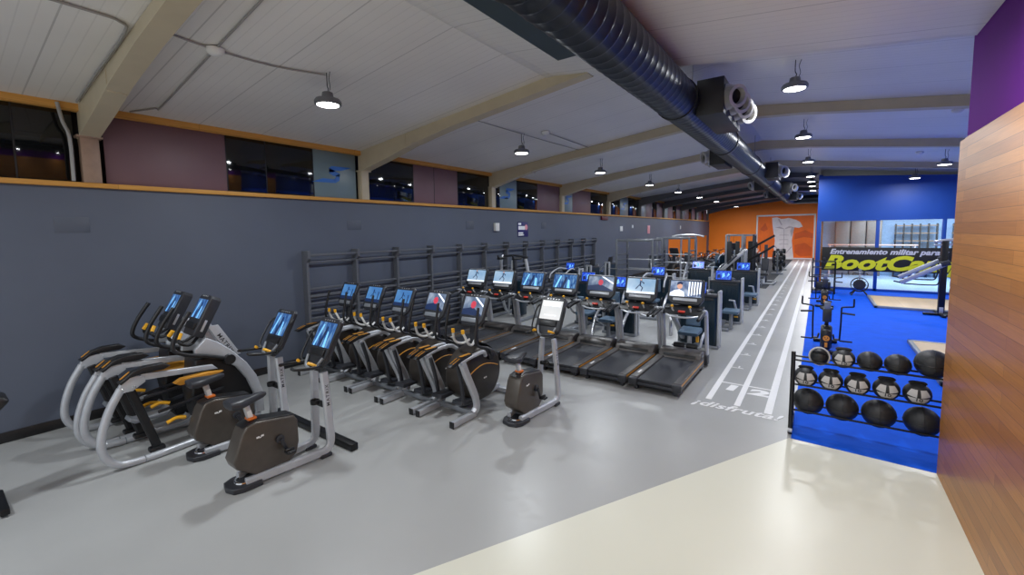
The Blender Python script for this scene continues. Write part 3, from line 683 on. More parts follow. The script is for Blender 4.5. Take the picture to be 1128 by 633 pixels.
        b = MB(); b.tube([(-.36, -.15, .75), (-.38, -.6, .62), (-.34, -1.0, .2), (-.2, -1.15, .1), (.2, -1.15, .1), (.34, -1.0, .2), (.38, -.6, .62), (.36, -.15, .75)], .035, 10, smooth=5); b.obj('loop_frame', SILVER2, t)
        for s in (-1, 1):
            b = MB(); b.cyl((s*.18, -.34, .45), .13, .05, 'x', 22, .015); b.obj('pulley', CHAR, t)
        b = MB(); b.bar((-.25, -.16, .2), (-.3, -.95, .55), .06, .08, .012); b.obj('diagonal_brace', SILVER, t)
    return t

def make_wallbar_bay(n=9, w=1.16):
    """one bay of stall bars, mounted on the wall at x=0 facing +x, spanning y 0..w"""
    t = thing('wall_bars', 'bars', 'wall bars')
    b = MB(); b.prism([(0, 0), (.16, 0), (.16, 2.12), (.24, 2.2), (.24, 2.36), (0, 2.36)], -.03, .03, 'xz', .006)
    b.obj('side_post', WALLBAR, t)
    zs = [2.27, 2.12] + [1.56, 1.4, 1.25, 1.1, .94, .79, .64, .49, .34, .19]
    for i, z in enumerate(zs):
        b = MB(); x = .19 if i == 0 else .11
        b.tube([(x, .02, z), (x, w-.02, z)], 1, sec=(.034, .05), up=(0, 0, 1)); b.obj('rung', WALLBAR, t)
    for z in (1.4, .3): MB().box((.02, w/2, z), (.025, w-.07, .06), .004).obj('back_rail', WALLBAR, t)
    return t

RACKG = mat('rack_grey_steel', rgb(98, 102, 108), .4, .3, .05)
def make_rack(w=1.3, d=1.1, h=2.38, rungs=9):
    t = thing('power_rack', 'rack', 'power rack')
    for sx in (-1, 1):
        for sy in (-1, 1):
            b = MB(); b.box((sx*w/2, sy*d/2, h/2), (.075, .075, h), .01)
            for k in range(14): b.box((sx*w/2, sy*d/2, .3+k*.14), (.079, .02, .02))
            b.obj('upright', RACKG, t)
        for i in range(rungs):
            z = .3+i*(1.5/(rungs-1)); b = MB(); b.bar((sx*w/2, -d/2, z), (sx*w/2, d/2, z), .05, .05, .008); b.obj('side_bar', RACKG, t)
        b = MB(); b.bar((sx*w/2, -d/2-.12, .03), (sx*w/2, d/2+.12, .03), .08, .06, .01); b.obj('foot_rail', RACKG, t)
    for sy in (-1, 1):
        b = MB(); b.bar((-w/2, sy*d/2, h-.05), (w/2, sy*d/2, h-.05), .06, .08, .01); b.obj('top_beam', RACKG, t)
    for z in (.55, .9, 1.25, 1.6):
        b = MB(); b.bar((-w/2, d/2, z), (w/2, d/2, z), .04, .04, .008); b.obj('cross_bar', SILVER, t)
    b = MB(); b.tube([(-w/2-.3, -d/2-.08, 1.32), (w/2+.3, -d/2-.08, 1.32)], .015, 8); o = b.obj('barbell', CHROME, t)
    return t

def plate_obj(name, c, r, th, parent, m=BLACK):
    b = MB(); b.lathe([(.03, -th/2), (r*.8, -th/2), (r*.84, -th/2-.008), (r, -th/2-.004), (r, th/2+.004), (r*.84, th/2+.008), (r*.8, th/2), (.03, th/2)], T(*c) @ RY(PI/2), 28)
    return b.obj(name, m, parent)
# ================================================================== the room
WX, YF, YB = -8.7, 45.0, -4.0          # left wall, far wall, open end behind the camera
def slab(name, poly, z0, z1, m, parent=None):
    return MB().prism(poly, z0, z1, 'xy').obj(name, m, parent)
fl = struct(slab('floor', [(WX, YB), (8.5, YB), (8.5, YF), (WX, YF)], -.1, 0, FLOORM))
slab('cream_floor_area', [(-4.82, YB), (1.14, YB), (1.14, 6.34), (-.22, 6.4), (-2.52, 2.12), (-4.6, -1.83)], .0, .003, CREAMF, fl)
slab('blue_turf_area', [(-.2, 6.4), (1.14, 6.34), (8.5, 6.34), (8.5, 23.4), (-.2, 23.4)], .0, .008, BLUEF, fl)
slab('rubber_tile_area', [(WX, 22.2), (-1.86, 22.2), (-1.78, 43.6), (WX, 43.6)], .0, .008, RUBF, fl)
# painted running track
for x, w, y0 in ((-1.345, .085, 7.22), (-.93, .085, 7.16), (-.515, .1, 7.08)):
    slab('lane_line', [(x-w/2, y0), (x+w/2, y0), (x+w/2, YF-1.2), (x-w/2, YF-1.2)], .0, .004, WHITEP, fl)
slab('start_line', [(-1.32, 8.16), (-.53, 8.16), (-.53, 8.2), (-1.32, 8.2)], .0, .0042, WHITEP, fl)
for i in range(30):
    y = 9.16+1.05*i
    slab('distance_mark', [(-1.31, y), (-1.1, y), (-1.1, y+.025), (-1.31, y+.025)], .0, .0042, WHITEP, fl)
    me = text_mesh(str((i+1) % 10), .15, 0, .004, .0004, 'CENTER', 1.2)
    text_obj('distance_number', me, T(-1.18, y+.045, .0038), WHITEP, fl)
for ch, x in (('1', -1.13), ('2', -.72)):
    me = text_mesh(ch, .38, .1, .022, .0005, 'CENTER', 1.45)
    text_obj('lane_number', me, T(x, 7.82 if ch == '1' else 7.8, .0038), WHITEP, fl)
me = text_mesh('\u00a1disfruta!', .3, .35, .007, .0005, 'CENTER', 1.12, 1.05)
w_ = max(v.co.x for v in me.vertices)-min(v.co.x for v in me.vertices); me.transform(Matrix.Diagonal((1.21/w_, 1, 1, 1)))
text_obj('floor_lettering', me, T(-.95, 6.9, .0038), WHITEP, fl)

# left wall with ledge and clerestory band
LZ, TZ = 3.42, 4.5
wl = struct(MB().box((WX-.1, (YB+YF)/2, LZ/2), (.2, YF-YB, LZ)).obj('wall_left', WALLGREY))
struct(MB().box((WX+.012, (YB+YF)/2, .07), (.024, YF-YB, .14), .004).obj('baseboard_left', SKIRT))
struct(MB().box((WX-.06, (YB+YF)/2, LZ+.035), (.28, YF-YB, .07), .01).obj('trim_1', WOODTRIM))
struct(MB().box((WX+.0, (YB+YF)/2, TZ+.045), (.14, YF-YB, .11), .01).obj('trim_2', WOODTRIM))
struct(MB().box((WX-.35, (YB+YF)/2, (LZ+4.8)/2), (.1, YF-YB, 1.5)).obj('wall_clerestory_backing', BLACK))
for (y, z, w, h) in ((1.37, 2.88, .36, .22), (5.96, 2.9, .36, .22), (9.98, 2.92, .35, .26), (14.3, 2.92, .35, .24)):
    MB().box((WX+.002, y, z), (.008, w, h), .003).obj('cover_plate', WALLGREY2, wl)
BY = [1.62, 6.25, 11.1, 15.75, 20.6, 25.3, 30.0, 34.7, 39.4, 44.2]
def clere(n, y0, y1, m, logo=False):
    o = MB().box((WX-.04, (y0+y1)/2, (LZ+.07+TZ)/2), (.02, y1-y0-.015, TZ-LZ-.07), .002).obj('glass_pane' if m is DKGLASS else 'infill_panel', m, n)
    if logo:
        b = MB(); yc = (y0+y1)/2-.05; zc = 4.0; x = WX-.028
        def P(pts): b.poly([(x, yc+a, zc+c) for a, c in pts])
        P([(-.1, .13), (-.04, .18), (.46, .19), (.2, .1), (.05, .09), (.0, .05), (-.1, .05)]); P([(-.1, .13), (-.1, .02), (.0, -.03), (.14, -.03), (.16, .03), (.06, .07), (.0, .1)])
        P([(.16, .03), (.14, -.12), (.04, -.18), (.0, -.1), (.05, -.07), (.05, -.02)]); P([(.04, -.18), (-.5, -.19), (-.25, -.1), (.02, -.1)])
        b.obj('emblem', LOGOB, o)
def bay(i, segs):
    w = group_root('window_%d' % i)
    for s in segs: clere(w, *s)
    for s in segs[1:]: MB().box((WX-.045, s[0], (LZ+.07+TZ)/2), (.03, .03, TZ-LZ-.07), .003).obj('mullion', BLACK, w)
bay(1, [(-3.6, .9, DKGLASS), (.9, 1.48, DKGLASS)])
bay(2, [(1.78, 3.42, MAUVE), (3.42, 4.1, DKGLASS), (4.1, 5.05, DKGLASS), (5.05, 6.08, TEALP, True)])
bay(3, [(6.4, 7.8, DKGLASS), (7.8, 8.55, MAUVE), (8.55, 9.5, MAUVE), (9.5, 10.95, DKGLASS)])
bay(4, [(11.25, 11.55, DKGLASS), (11.55, 12.55, TEALP, True), (12.55, 13.9, DKGLASS), (13.9, 15.6, MAUVE)])
bay(5, [(15.9, 16.75, TEALP, True), (16.75, 18.55, MAUVE), (18.55, 20.4, DKGLASS)])
bay(6, [(20.8, 22.2, DKGLASS), (22.2, 23.4, TEALP, True), (23.4, 25.1, DKGLASS)])
for k in range(4):
    y = BY[5+k]
    bay(7+k, [(y+.2, y+1.1, TEALP), (y+1.1, y+2.3, MAUVE), (y+2.3, y+3.3, DKGLASS), (y+3.3, y+4.5, MAUVE)])
# far, right and partition walls
wf = struct(MB().box((-4.4, YF+.1, 2.7), (8.9, .2, 5.5)).obj('wall_far', ORANGEW))
struct(MB().prism([(-.06, 0), (8.5, 0), (8.5, 3.95), (-.06, 4.93)], 23.42, 23.6, 'xz').obj('wall_blue_header', BLUEW)) if False else None
wb = group_root('wall_blue')
MB().prism([(-.1, 2.97), (8.5, 2.97), (8.5, 4.35), (-.1, 4.95)], 23.4, 23.55, 'xz').obj('wall_panel', BLUEW, wb)
MB().box((-.03, 23.47, 1.5), (.16, .16, 3.0), .005).obj('corner_post', BLUEW, wb)
for x in (1.97, 3.95, 5.95, 7.95): MB().box((x, 23.46, 1.5), (.12, .1, 2.98), .005).obj('wall_post', BLUEW, wb)
MB().box((4.2, 23.46, .05), (8.6, .1, .1), .005).obj('wall_rail', BLUEW, wb)
MB().box((-.03, 34.25, 2.5), (.14, 21.5, 5.0)).obj('side_panel', BLUEW, wb)
gw = group_root('window_11')
for x0, x1 in ((.05, 1.91), (2.03, 3.89), (4.01, 5.89), (6.01, 7.89)):
    MB().box(((x0+x1)/2, 23.48, 1.53), (x1-x0, .012, 2.88)).obj('glass_pane', GLASS, gw)
# room seen through the glass
MB().box((4.3, 29.5, .02), (8.4, 11.7, .04)).obj('floor_back_room', LBLUE)
MB().box((4.3, 31.0, 1.8), (8.4, .1, 3.6)).obj('wall_back_room', mat('back_room_paint', rgb(160, 190, 220), .6))
MB().box((4.3, 27.3, 3.55), (8.4, 7.6, .1)).obj('ceiling_back_room', mat('back_room_soffit', rgb(200, 215, 235), .6))
MB().box((.1, 27.4, 1.8), (.06, 7.2, 3.4)).obj('wall_back_room_left', ORANGEW)
for i in range(3):
    t = thing('locker_cabinet', ['grey-brown locker behind the glass, beside the orange panel', 'grey-brown locker behind the glass, second from the orange panel', 'grey-brown locker behind the glass, just left of the blue window post'][i], 'locker', (1.05+.68*i, 30.6, .04), 0, 'lockers behind the glass')
    MB().box((0, 0, 1.5), (.64, .5, 3.0), .01).obj('cabinet_body', LOCKER, t)
    for k in range(2): MB().box((0, -.255, .78+1.47*k), (.58, .02, 1.4), .008).obj('door', mat('locker_door', rgb(136, 128, 118), .45), t)
t = thing('wall_rack', 'dark gridded storage rack behind the glass, right of the lockers', 'rack', (4.1, 30.6, .04))
for k in range(6):
    MB().box((-.8+.32*k, 0, 1.4), (.05, .3, 2.8), .006).obj('rack_post', BLKSTEEL, t)
for k in range(7): MB().box((0, 0, .3+.4*k), (1.7, .26, .05), .006).obj('rack_shelf', mat('rack_shelf_wood', rgb(150, 120, 86), .5), t)
t = thing('wall_rack', 'dark gridded storage rack behind the glass, partly behind the tall black pulley column', 'rack', (6.3, 30.6, .04))
for k in range(6):
    MB().box((-.8+.32*k, 0, 1.4), (.05, .3, 2.8), .006).obj('rack_post', BLKSTEEL, t)
for k in range(7): MB().box((0, 0, .3+.4*k), (1.7, .26, .05), .006).obj('rack_shelf', MATS['rack_shelf_wood'], t)
t = thing('shelf_counter', 'low pale counter behind the glass, in front of the lockers', 'counter', (2.2, 29.2, .04))
MB().box((0, 0, 1.72), (3.6, .5, .05), .01).obj('counter_top', mat('counter_orange_white', rgb(226, 190, 170), .4), t)
for s in (-1, 1): MB().box((s*1.7, 0, .85), (.06, .4, 1.7), .01).obj('counter_leg', WHITEPL, t)
# wood and purple walls on the right
struct(MB().box((2.3, 1.17, 1.78), (2.32, 10.34, 3.56), .004).obj('wall_right', WOODWALL))
struct(MB().box((2.35, 1.17, 3.575), (2.36, 10.3, .03), .004).obj('trim_3', WOODWALL))
struct(MB().box((2.5, 1.2, 4.2), (2.6, 10.4, 1.22)).obj('wall_purple', PURPLEW))
struct(MB().box((8.6, 15, 2.5), (.2, 18, 5)).obj('wall_far_right', BLUEW))
# blue/white threshold mark on the wood wall foot
# ------------------------------------------------------------------ roof
def roofL(x): return 4.58+(x-WX)*.118
RX0, RZ0 = -1.55, 5.424
def roofR(x): return RZ0-(x-RX0)*.117
FX0, FZ0 = -3.6, 5.165
def roofF(x): return FZ0-(x-FX0)*.121
ce = group_root('ceiling')
def rf(name, x0, z0, x1, z1, y0, y1, m): MB().prism([(x0, z0), (x1, z1), (x1, z1+.12), (x0, z0+.12)], y0, y1, 'xz').obj(name, m, ce)
rf('ceiling_panel', WX-.4, roofL(WX-.4), FX0, roofL(FX0), YB, 6.25, CEIL)
rf('ceiling_panel', FX0, FZ0, 8.5, roofF(8.5), YB, 6.32, CEIL)
rf('ceiling_panel', WX-.4, roofL(WX-.4), RX0, RZ0, 6.25, 25.3, CEIL)
rf('ceiling_panel', RX0, RZ0, 8.5, roofR(8.5), 6.25, 22.3, CEIL)
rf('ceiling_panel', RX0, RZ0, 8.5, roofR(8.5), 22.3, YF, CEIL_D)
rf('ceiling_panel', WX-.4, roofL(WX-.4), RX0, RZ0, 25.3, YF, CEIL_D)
MB().box((FX0, (YB+6.25)/2, FZ0-.002), (.16, 6.25-YB, .012), .003).obj('ridge_flashing', CEIL, ce)
MB().prism([(RX0, RZ0+.12), (8.5, roofR(8.5)+.1), (8.5, roofF(8.5)), (RX0, roofF(RX0))], 6.26, 6.3, 'xz').obj('ceiling_upstand', CEIL, ce)
def beam(i, y):
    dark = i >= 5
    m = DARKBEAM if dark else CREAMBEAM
    b = MB(); w = .17
    top = [(WX, roofL(WX))]
    if i < 2:
        xe = -2.95 if i == 1 else FX0
        pts = [(WX-.05, 4.12), (-7.6, 4.36), (-6.9, 4.53), (-5.8, 4.72), (xe, roofF(xe)-.0 if i == 1 else 5.0), (xe, roofL(xe)), (WX-.05, roofL(WX))]
        if i == 0: pts = [(WX-.05, 4.12), (-7.6, 4.36), (-6.9, 4.53), (-5.8, 4.72), (FX0, 5.0), (2.0, roofF(2.0)-.2), (2.0, roofF(2.0)), (FX0, FZ0), (WX-.05, roofL(WX))]
    else:
        pts = [(WX-.05, 4.1), (-7.9, 4.32), (-7.0, 4.53), (-5.8, 4.72), (-2.8, 5.08), (RX0, 5.17), (-.4, 5.1), (2.1, 4.8), (8.4, 4.08), (8.4, roofR(8.4)), (RX0, RZ0), (WX-.05, roofL(WX))]
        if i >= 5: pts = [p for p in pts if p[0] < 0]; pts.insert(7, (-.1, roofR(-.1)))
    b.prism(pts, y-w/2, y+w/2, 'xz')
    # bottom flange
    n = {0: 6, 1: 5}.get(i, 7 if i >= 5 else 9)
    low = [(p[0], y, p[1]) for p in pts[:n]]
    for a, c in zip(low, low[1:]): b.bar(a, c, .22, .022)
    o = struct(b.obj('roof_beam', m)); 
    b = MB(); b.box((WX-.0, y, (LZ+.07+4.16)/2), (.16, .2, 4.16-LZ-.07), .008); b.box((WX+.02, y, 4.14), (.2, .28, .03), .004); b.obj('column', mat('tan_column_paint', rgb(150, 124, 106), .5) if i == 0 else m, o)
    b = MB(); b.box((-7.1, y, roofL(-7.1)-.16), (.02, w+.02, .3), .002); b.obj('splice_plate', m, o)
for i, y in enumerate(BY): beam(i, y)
# conduits on the ceiling (near bay)
def conduit(pts, label, r=.012):
    o = MB().tube(pts, r, 8, smooth=3).obj('ceiling_conduit', PIPEG); tag(o, label, 'pipe'); return o
def RL(x, y, d=.02): return (x, y, roofL(x)-d)
conduit([RL(-8.54, 2.08), RL(-8.2, 2.3), RL(-8.05, 2.34), RL(-5.9, 2.27), RL(-3.7, 2.2)], 'thin grey conduit running up the roof panels through the round smoke detector')
conduit([RL(-5.84, 1.8), RL(-5.9, 2.27), RL(-5.88, 2.92), RL(-5.7, 3.55)], 'thin grey conduit feeding the lamp over the ascent trainers')
conduit([RL(-5.22, 8.74), RL(-5.24, 11.0)], 'thin dark conduit from the white detector to the third roof beam', .01)
conduit([RL(-5.66, 6.5), RL(-5.6, 9.3), RL(-5.53, 11.0)], 'thin grey conduit across the second bay above its lamp', .008)
conduit([(WX+.06, 1.42, 3.5), (WX+.06, 1.42, 4.1), (WX+.1, 1.36, 4.3), (WX+.1, 1.32, 4.56)], 'pale cable pipe beside the nearest roof column', .022)
conduit([RL(-5.87, .3), RL(-5.86, 1.2), RL(-5.9, 1.42), RL(-6.1, 1.5), RL(-7.2, 1.5), RL(-8.5, 1.5)], 'thin grey conduit bending along the nearest roof beam', .014)
def detector(x, y, z, label, m=WHITEPL):
    o = MB().lathe([(.0, -.06), (.04, -.06), (.07, -.045), (.09, -.02), (.1, 0), (.1, .02)], T(x, y, z), 20).obj('smoke_detector', m); tag(o, label, 'smoke detector', 'smoke detectors on the ceiling')
detector(-5.9, 2.27, roofL(-5.9)-.03, 'round cream smoke detector where two ceiling conduits cross')
detector(-5.22, 8.7, roofL(-5.22)-.03, 'round cream smoke detector above the second bay')
detector(2.13, 12.2, roofR(2.13)-.03, 'small pale detector beside the purple wall')
detector(2.4, 18.1, roofR(2.4)-.03, 'small pale detector above the blue zone, close to the lamp')
detector(-5.14, 1.74, 4.93, 'round white detector on the side of the nearest roof beam')

# ------------------------------------------------------------------ high-bay lamps and their light
def make_lamp():
    t = thing('pendant_lamp', 'lamp', 'lamp')
    b = MB(); b.lathe([(.05, .16), (.07, .15), (.08, .08), (.16, .06), (.18, .03), (.18, -.01), (.165, -.02), (.15, -.02), (.15, 0), (0, 0)], n=28); b.obj('housing', LAMPBODY, t)
    MB().lathe([(.145, -.004), (.14, -.022), (0, -.026)], n=28).obj('diffuser', LAMPGLOW, t)
    b = MB(); b.tube([(0, 0, .15), (.02, 0, .2), (0, 0, .25), (0, 0, .42)], .007, 6, smooth=3); b.tube([(.04, 0, .14), (.07, 0, .22), (.05, 0, .32), (.08, 0, .42)], .005, 6, smooth=3); b.obj('suspension_hook', BLACK, t)
    return t
lamp0 = make_lamp(); used = [0]
def lamp(x, y, label, power, roof=roofL, col=(.95, .975, 1), drop=.42):
    z = roof(x)-drop
    if used[0]: l = dup(lamp0, (x, y, z), 0, label, 'high-bay ceiling lamps')
    else: l = lamp0; l.location = (x, y, z); tag(l, label, 'lamp', 'high-bay ceiling lamps'); used[0] = 1
    if power:
        d = bpy.data.lights.new('lamp_light', 'AREA'); d.shape = 'DISK'; d.size = .3; d.energy = power; d.color = col
        o = bpy.data.objects.new('lamp_light', d); C.objects.link(o); o.location = (x, y, z-.04)
LP = 86
for (y, s) in ((-1.3, None), (3.55, 'lit ceiling lamp over the ascent trainers, nearest the camera'), (8.37, 'lit ceiling lamp above the wall bars in the second bay'), (12.76, 'lit ceiling lamp just past the third roof beam, left slope'), (17.58, 'lit ceiling lamp in the fourth bay of the left slope'), (21.9, 'lit ceiling lamp in the fifth bay of the left slope'), (26.5, 'lit ceiling lamp, first under the dark far roof'), (31.4, 'lit ceiling lamp, second under the dark far roof'), (39.8, 'lit ceiling lamp nearest the orange wall')):
    lamp(-5.67, y, s or 'ceiling lamp behind the camera', LP*(2.6 if y > 30 else 1), col=(.9, .955, 1))
lamp(.1, 3.95, 'ceiling lamp over the cream floor, just above the picture', LP*.75, roofF, drop=.3)
for (y, s, p) in ((8.18, 'large lit ceiling lamp right of the duct nozzles', LP), (12.64, 'lit ceiling lamp behind the third beam, right slope', LP), (17.44, 'lit ceiling lamp behind the fourth beam, right slope', LP), (22.4, 'lit ceiling lamp right above the blue wall corner', LP*.7), (24.9, 'lit ceiling lamp, first beside the blue partition', LP*.4), (27.6, 'lit ceiling lamp, second beside the blue partition', LP*.4), (30.9, 'lit ceiling lamp, third beside the blue partition', LP*.4), (38, 'added ceiling lamp over the far end of the track, brightening the orange wall', LP*4.5)):  # the last, strongest lamp is added to brighten the orange wall
    lamp(-.4, y, s, p, roofR)
lamp(2.88, 17.62, 'lit ceiling lamp above the blue turf beside the wood wall', LP, roofR)
lamp(2.81, 21.9, 'lit ceiling lamp close to the blue wall, over the platform', LP*.8, roofR)
lamp(5.8, 13, 'ceiling lamp over the hidden part of the blue turf', LP, roofR)
lamp(-.6, -1.0, 'ceiling lamp above the camera on the cream floor', LP*.9, roofF)
d = bpy.data.lights.new('back_room_fill_light', 'AREA'); d.energy = 420; d.size = 5; d.color = (.85, .93, 1)  # added fill light with no fixture, brightens the room behind the glass
o = bpy.data.objects.new('back_room_fill_light', d); C.objects.link(o); o.location = (4.2, 27.5, 3.4)

# ------------------------------------------------------------------ spiral duct
DX, DZ, DR = -1.756, 4.576, .286
du = thing('ventilation_duct', 'long black spiral ventilation duct hanging under the roof ridge', 'duct', (DX, 0, DZ))
b = MB(); prof = []
n_ = 300
prof = []
y = YB
while y < 33.6:
    prof += [(DR, y), (DR, y+.13), (DR+.004, y+.142), (DR+.004, y+.15), (DR, y+.162)]; y += .17
b.lathe(prof, RX(-PI/2), 28); b.obj('duct_pipe', DUCTM, du, 50)
b = MB(); b.tube([(0, 33.5, 0), (.02, 33.9, 0), (.12, 34.25, 0), (.35, 34.5, 0), (.75, 34.6, 0), (1.65, 34.6, 0)], DR, 24, smooth=4); b.obj('duct_elbow', DUCTM, du, 50)
for y in (2.5, 6.6, 10.3, 14.6, 19.5, 26, 30): MB().lathe([(DR, -.05), (DR+.018, -.05), (DR+.018, .05), (DR, .05)], T(0, y, 0) @ RX(-PI/2), 28).obj('duct_collar', BLACK, du)
for y in (7.0, 10.3, 14.6, 19.5, 26): MB().tube([(.12, y, .25), (.12, y, .86)], .008, 6).obj('hanger_rod', PIPEG, du)
def outlet(y, side, n=4):
    b = MB(); L = .38*n
    b.box((side*.42, y+L/2, .0), (.36, L, .5), .01)
    o = b.obj('outlet_box', mat('outlet_box_black', rgb(30, 30, 33), .5), du)
    for k in range(n):
        M = T(side*.6, y+.2+.38*k, .0) @ RZ(-.65 if side > 0 else PI+.65) @ RY(PI/2+.2)
        q = MB(M); q.lathe([(.15, -.06), (.18, .0), (.175, .03), (.15, .08), (.14, .15), (.155, .18), (.155, .22), (.11, .225), (.1, .12)], None, 24); q.mi = 1; q.lathe([(.1, .15), (.0, .15)], None, 24)
        q.obj('nozzle', [mat('nozzle_white_metal', rgb(206, 204, 200), .3, .4), BLACK], o)
outlet(6.75, 1); outlet(16.4, 1, 3); outlet(23.4, 1, 3); outlet(30, 1, 3); outlet(12.0, -1, 3); outlet(21.2, -1, 3); outlet(27.5, -1, 2)
o = MB().box((-2.36, (YB+4.75)/2, 4.86), (.62, 4.75-YB, .2), .01).obj('ceiling_plenum', SLATEM); tag(o, 'flat dark slate plenum box hugging the near ceiling beside the duct', 'vent box')
MB().box((-2.36, 2.3, 4.757), (.62, .02, .008)).obj('panel_joint', BLACK, o)

# ------------------------------------------------------------------ mural, banner, mirror, signs
mu = thing('wall_mural', 'large orange mural of a pale headless torso on the far wall', 'mural', (-2.5, YF, 0))
MB().box((0, -.02, 1.88), (4.25, .03, 3.72)).obj('mural_panel', ORANGEP, mu)
for x in (-2.15, 2.15): MB().box((x, -.035, 1.88), (.13, .05, 3.85), .006).obj('mural_frame', WHITEFR, mu)
for z in (.0, 3.8): MB().box((0, -.035, z+.02), (4.43, .05, .13), .006).obj('mural_frame', WHITEFR, mu)
b = MB()
def mp(pts, y): b.poly([(p[0], y, p[1]) for p in pts])
mp([(-1.0, 3.62), (-.62, 3.66), (-.3, 3.5), (-.05, 3.52), (.25, 3.58), (.8, 3.4), (1.1, 3.2), (1.3, 2.8), (1.02, 2.7), (.7, 2.75), (.62, 2.3), (.55, 1.6), (.62, .9), (.72, .05), (-.6, .05), (-.78, .9), (-.72, 1.6), (-.85, 2.3), (-.95, 3.0)], -.0375)
b.mi = 1
for pts in ([(-.75, 2.75), (-.1, 2.6), (-.06, 2.66), (-.4, 2.82)], [(.0, 2.6), (.6, 2.78), (.3, 2.86), (.02, 2.68)], [(-.08, 2.6), (-.03, 2.6), (-.02, .9), (-.07, .9)], [(-.4, 2.05), (.3, 2.05), (.28, 2.1), (-.38, 2.1)], [(-.4, 1.65), (.3, 1.65), (.28, 1.7), (-.38, 1.7)], [(-.42, 1.25), (.3, 1.25), (.28, 1.3), (-.4, 1.3)], [(-.7, 1.0), (-.1, .3), (-.05, .35), (-.66, 1.1)], [(.55, 1.0), (.05, .3), (.02, .38), (.52, 1.1)], [(-.55, 3.5), (-.45, 3.5), (-.2, 3.0), (-.3, 2.95)], [(.7, 2.75), (.62, 2.3), (.5, 1.9), (.4, 2.4), (.5, 2.8)]): mp(pts, -.039)
b.mi = 2
for pts in ([(.75, 2.2), (1.5, 2.5), (2.05, 2.2), (2.05, 1.8), (1.4, 1.9), (.72, 1.7)], [(.75, 1.2), (1.5, 1.4), (2.0, 1.0), (2.0, .3), (1.2, .2), (.8, .5)], [(-1.9, 2.6), (-1.5, 3.2), (-1.3, 2.6), (-1.6, 2.4)]): mp(pts, -.0365)
b.obj('torso_print', [STATUE, STATSH, ORANGEP2], mu)
ba = thing('lettered_banner', 'long black banner with yellow and grey lettering across the windows', 'banner', (.12, 23.4, .83))
MB().box((3.2, 0, .505), (6.4, .02, 1.01), .003).obj('banner_sheet', BANNERB, ba)
me = text_mesh('Entrenamiento militar para c', .29, .28, .012, .001, 'LEFT', 1.0, 1.02)
w_ = max(v.co.x for v in me.vertices); me.transform(Matrix.Diagonal((3.72/w_, 1, 1, 1)))
text_obj('banner_small_lettering', me, T(.28, -.012, .73) @ RX(PI/2), BANNERW, ba)
me = text_mesh('BootCamp', .8, .3, .035, .001, 'LEFT', 1.0, 1.0)
w_ = max(v.co.x for v in me.vertices); me.transform(Matrix.Diagonal((4.55/w_, 1, 1, 1)))
text_obj('banner_large_lettering', me, T(.08, -.012, .09) @ RX(PI/2), BANNERY, ba)
mi = thing('wall_mirror', 'wide mirror low on the far left wall reflecting orange', 'mirror', (WX+.02, 37.5, 0))
MB().box((0, 0, 1.15), (.02, 12.6, 1.9)).obj('mirror_sheet', MIRROR, mi)
po = thing('wall_poster', 'small navy poster with white print on the grey left wall', 'poster', (WX+.012, 12.85, 2.78))
MB().box((0, 0, 0), (.015, .66, .52), .003).obj('poster_sheet', POSTER, po)
for (y0, y1, z, h) in ((-.3, -.12, .19, .07), (-.3, .12, .05, .13), (-.3, -.0, -.13, .05), (-.3, .05, -.2, .05)):
    MB().box((.009, (y0+y1)/2, z), (.003, y1-y0, h), .001).obj('print_block', WHITEP, po)
b = MB(T(.01, .2, .07) @ RY(PI/2)); b.poly(disc(0, 0, .1, 16, 0)); b.obj('print_disc', PINKP, po)
def wallbit(name, y, z, w, h, m, label, cat, d=.03):
    o = MB().box((WX+d/2, y, z), (d, w, h), .008).obj(name, m); return tag(o, label, cat)
wallbit('soap_dispenser', 11.25, 2.86, .2, .26, WHITEPL, 'white rounded dispenser on the grey wall left of the navy poster', 'dispenser', .1)
wallbit('exit_sign', 20.0, 3.3, .75, .18, REDP, 'dark red box sign under the wood ledge', 'sign', .08)
wallbit('wall_notice', 22.3, 2.78, .34, .26, WHITEP, 'white square notice on the grey wall beyond the wall bars', 'notice')
wallbit('wall_switch', 24.0, 2.9, .2, .17, WHITEP, 'small white wall switch between the white notice and the pink notice', 'switch')
wallbit('pink_notice', 26.85, 2.72, .45, .5, PINKP, 'pink and red paper notice on the far grey wall', 'notice')
wallbit('wall_thermostat', 34.4, 2.85, .16, .25, WHITEP, 'small white upright box above the mirror', 'thermostat')
# ================================================================== cardio machines
asc = make_ascent()
asc.location = (-6.9, 1.09, 0); tag(asc, 'silver ascent trainer with arched handrails, nearest the camera', 'elliptical trainer', 'ascent trainers by the wall')
dup(asc, (-7.8, 1.05, 0), 0, 'silver ascent trainer with arched handrails, standing next to the grey wall', 'ascent trainers by the wall')
bk0 = make_bike()
bk0.location = (-4.98, 1.73, 0); tag(bk0, 'brown upright exercise bike nearest the camera, in front of the other bike', 'exercise bike', 'upright exercise bikes')
dup(bk0, (-6.1, 1.74, 0), 0, 'brown upright exercise bike between the ascent trainer and the front bike', 'upright exercise bikes')
b3 = dup(bk0, (-3.42, 4.64, 0), 0, 'brown upright exercise bike with lamp glare painted white over its screen, alone before the treadmills', 'upright exercise bikes')
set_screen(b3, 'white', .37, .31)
o = MB().box((-5.6, 3.04, .045), (1.95, .1, .09), .012).obj('floor_beam', BLKSTEEL); tag(o, 'long black bar lying on the floor behind the bikes', 'bar')
el0 = make_elliptical()
EL = [(-4.37, 'sil'), (-5.2, 'sil'), (-6.03, 'sil'), (-6.86, 'sil'), (-7.68, 'sil')]
ELL = ['dark elliptical trainer at the open end of its row, beside the single bike', 'dark elliptical trainer second from the single bike, slate scene on its screen', 'dark elliptical trainer in the middle of the row of five', 'dark elliptical trainer second from the grey wall', 'dark elliptical trainer closest to the grey wall and its bars']
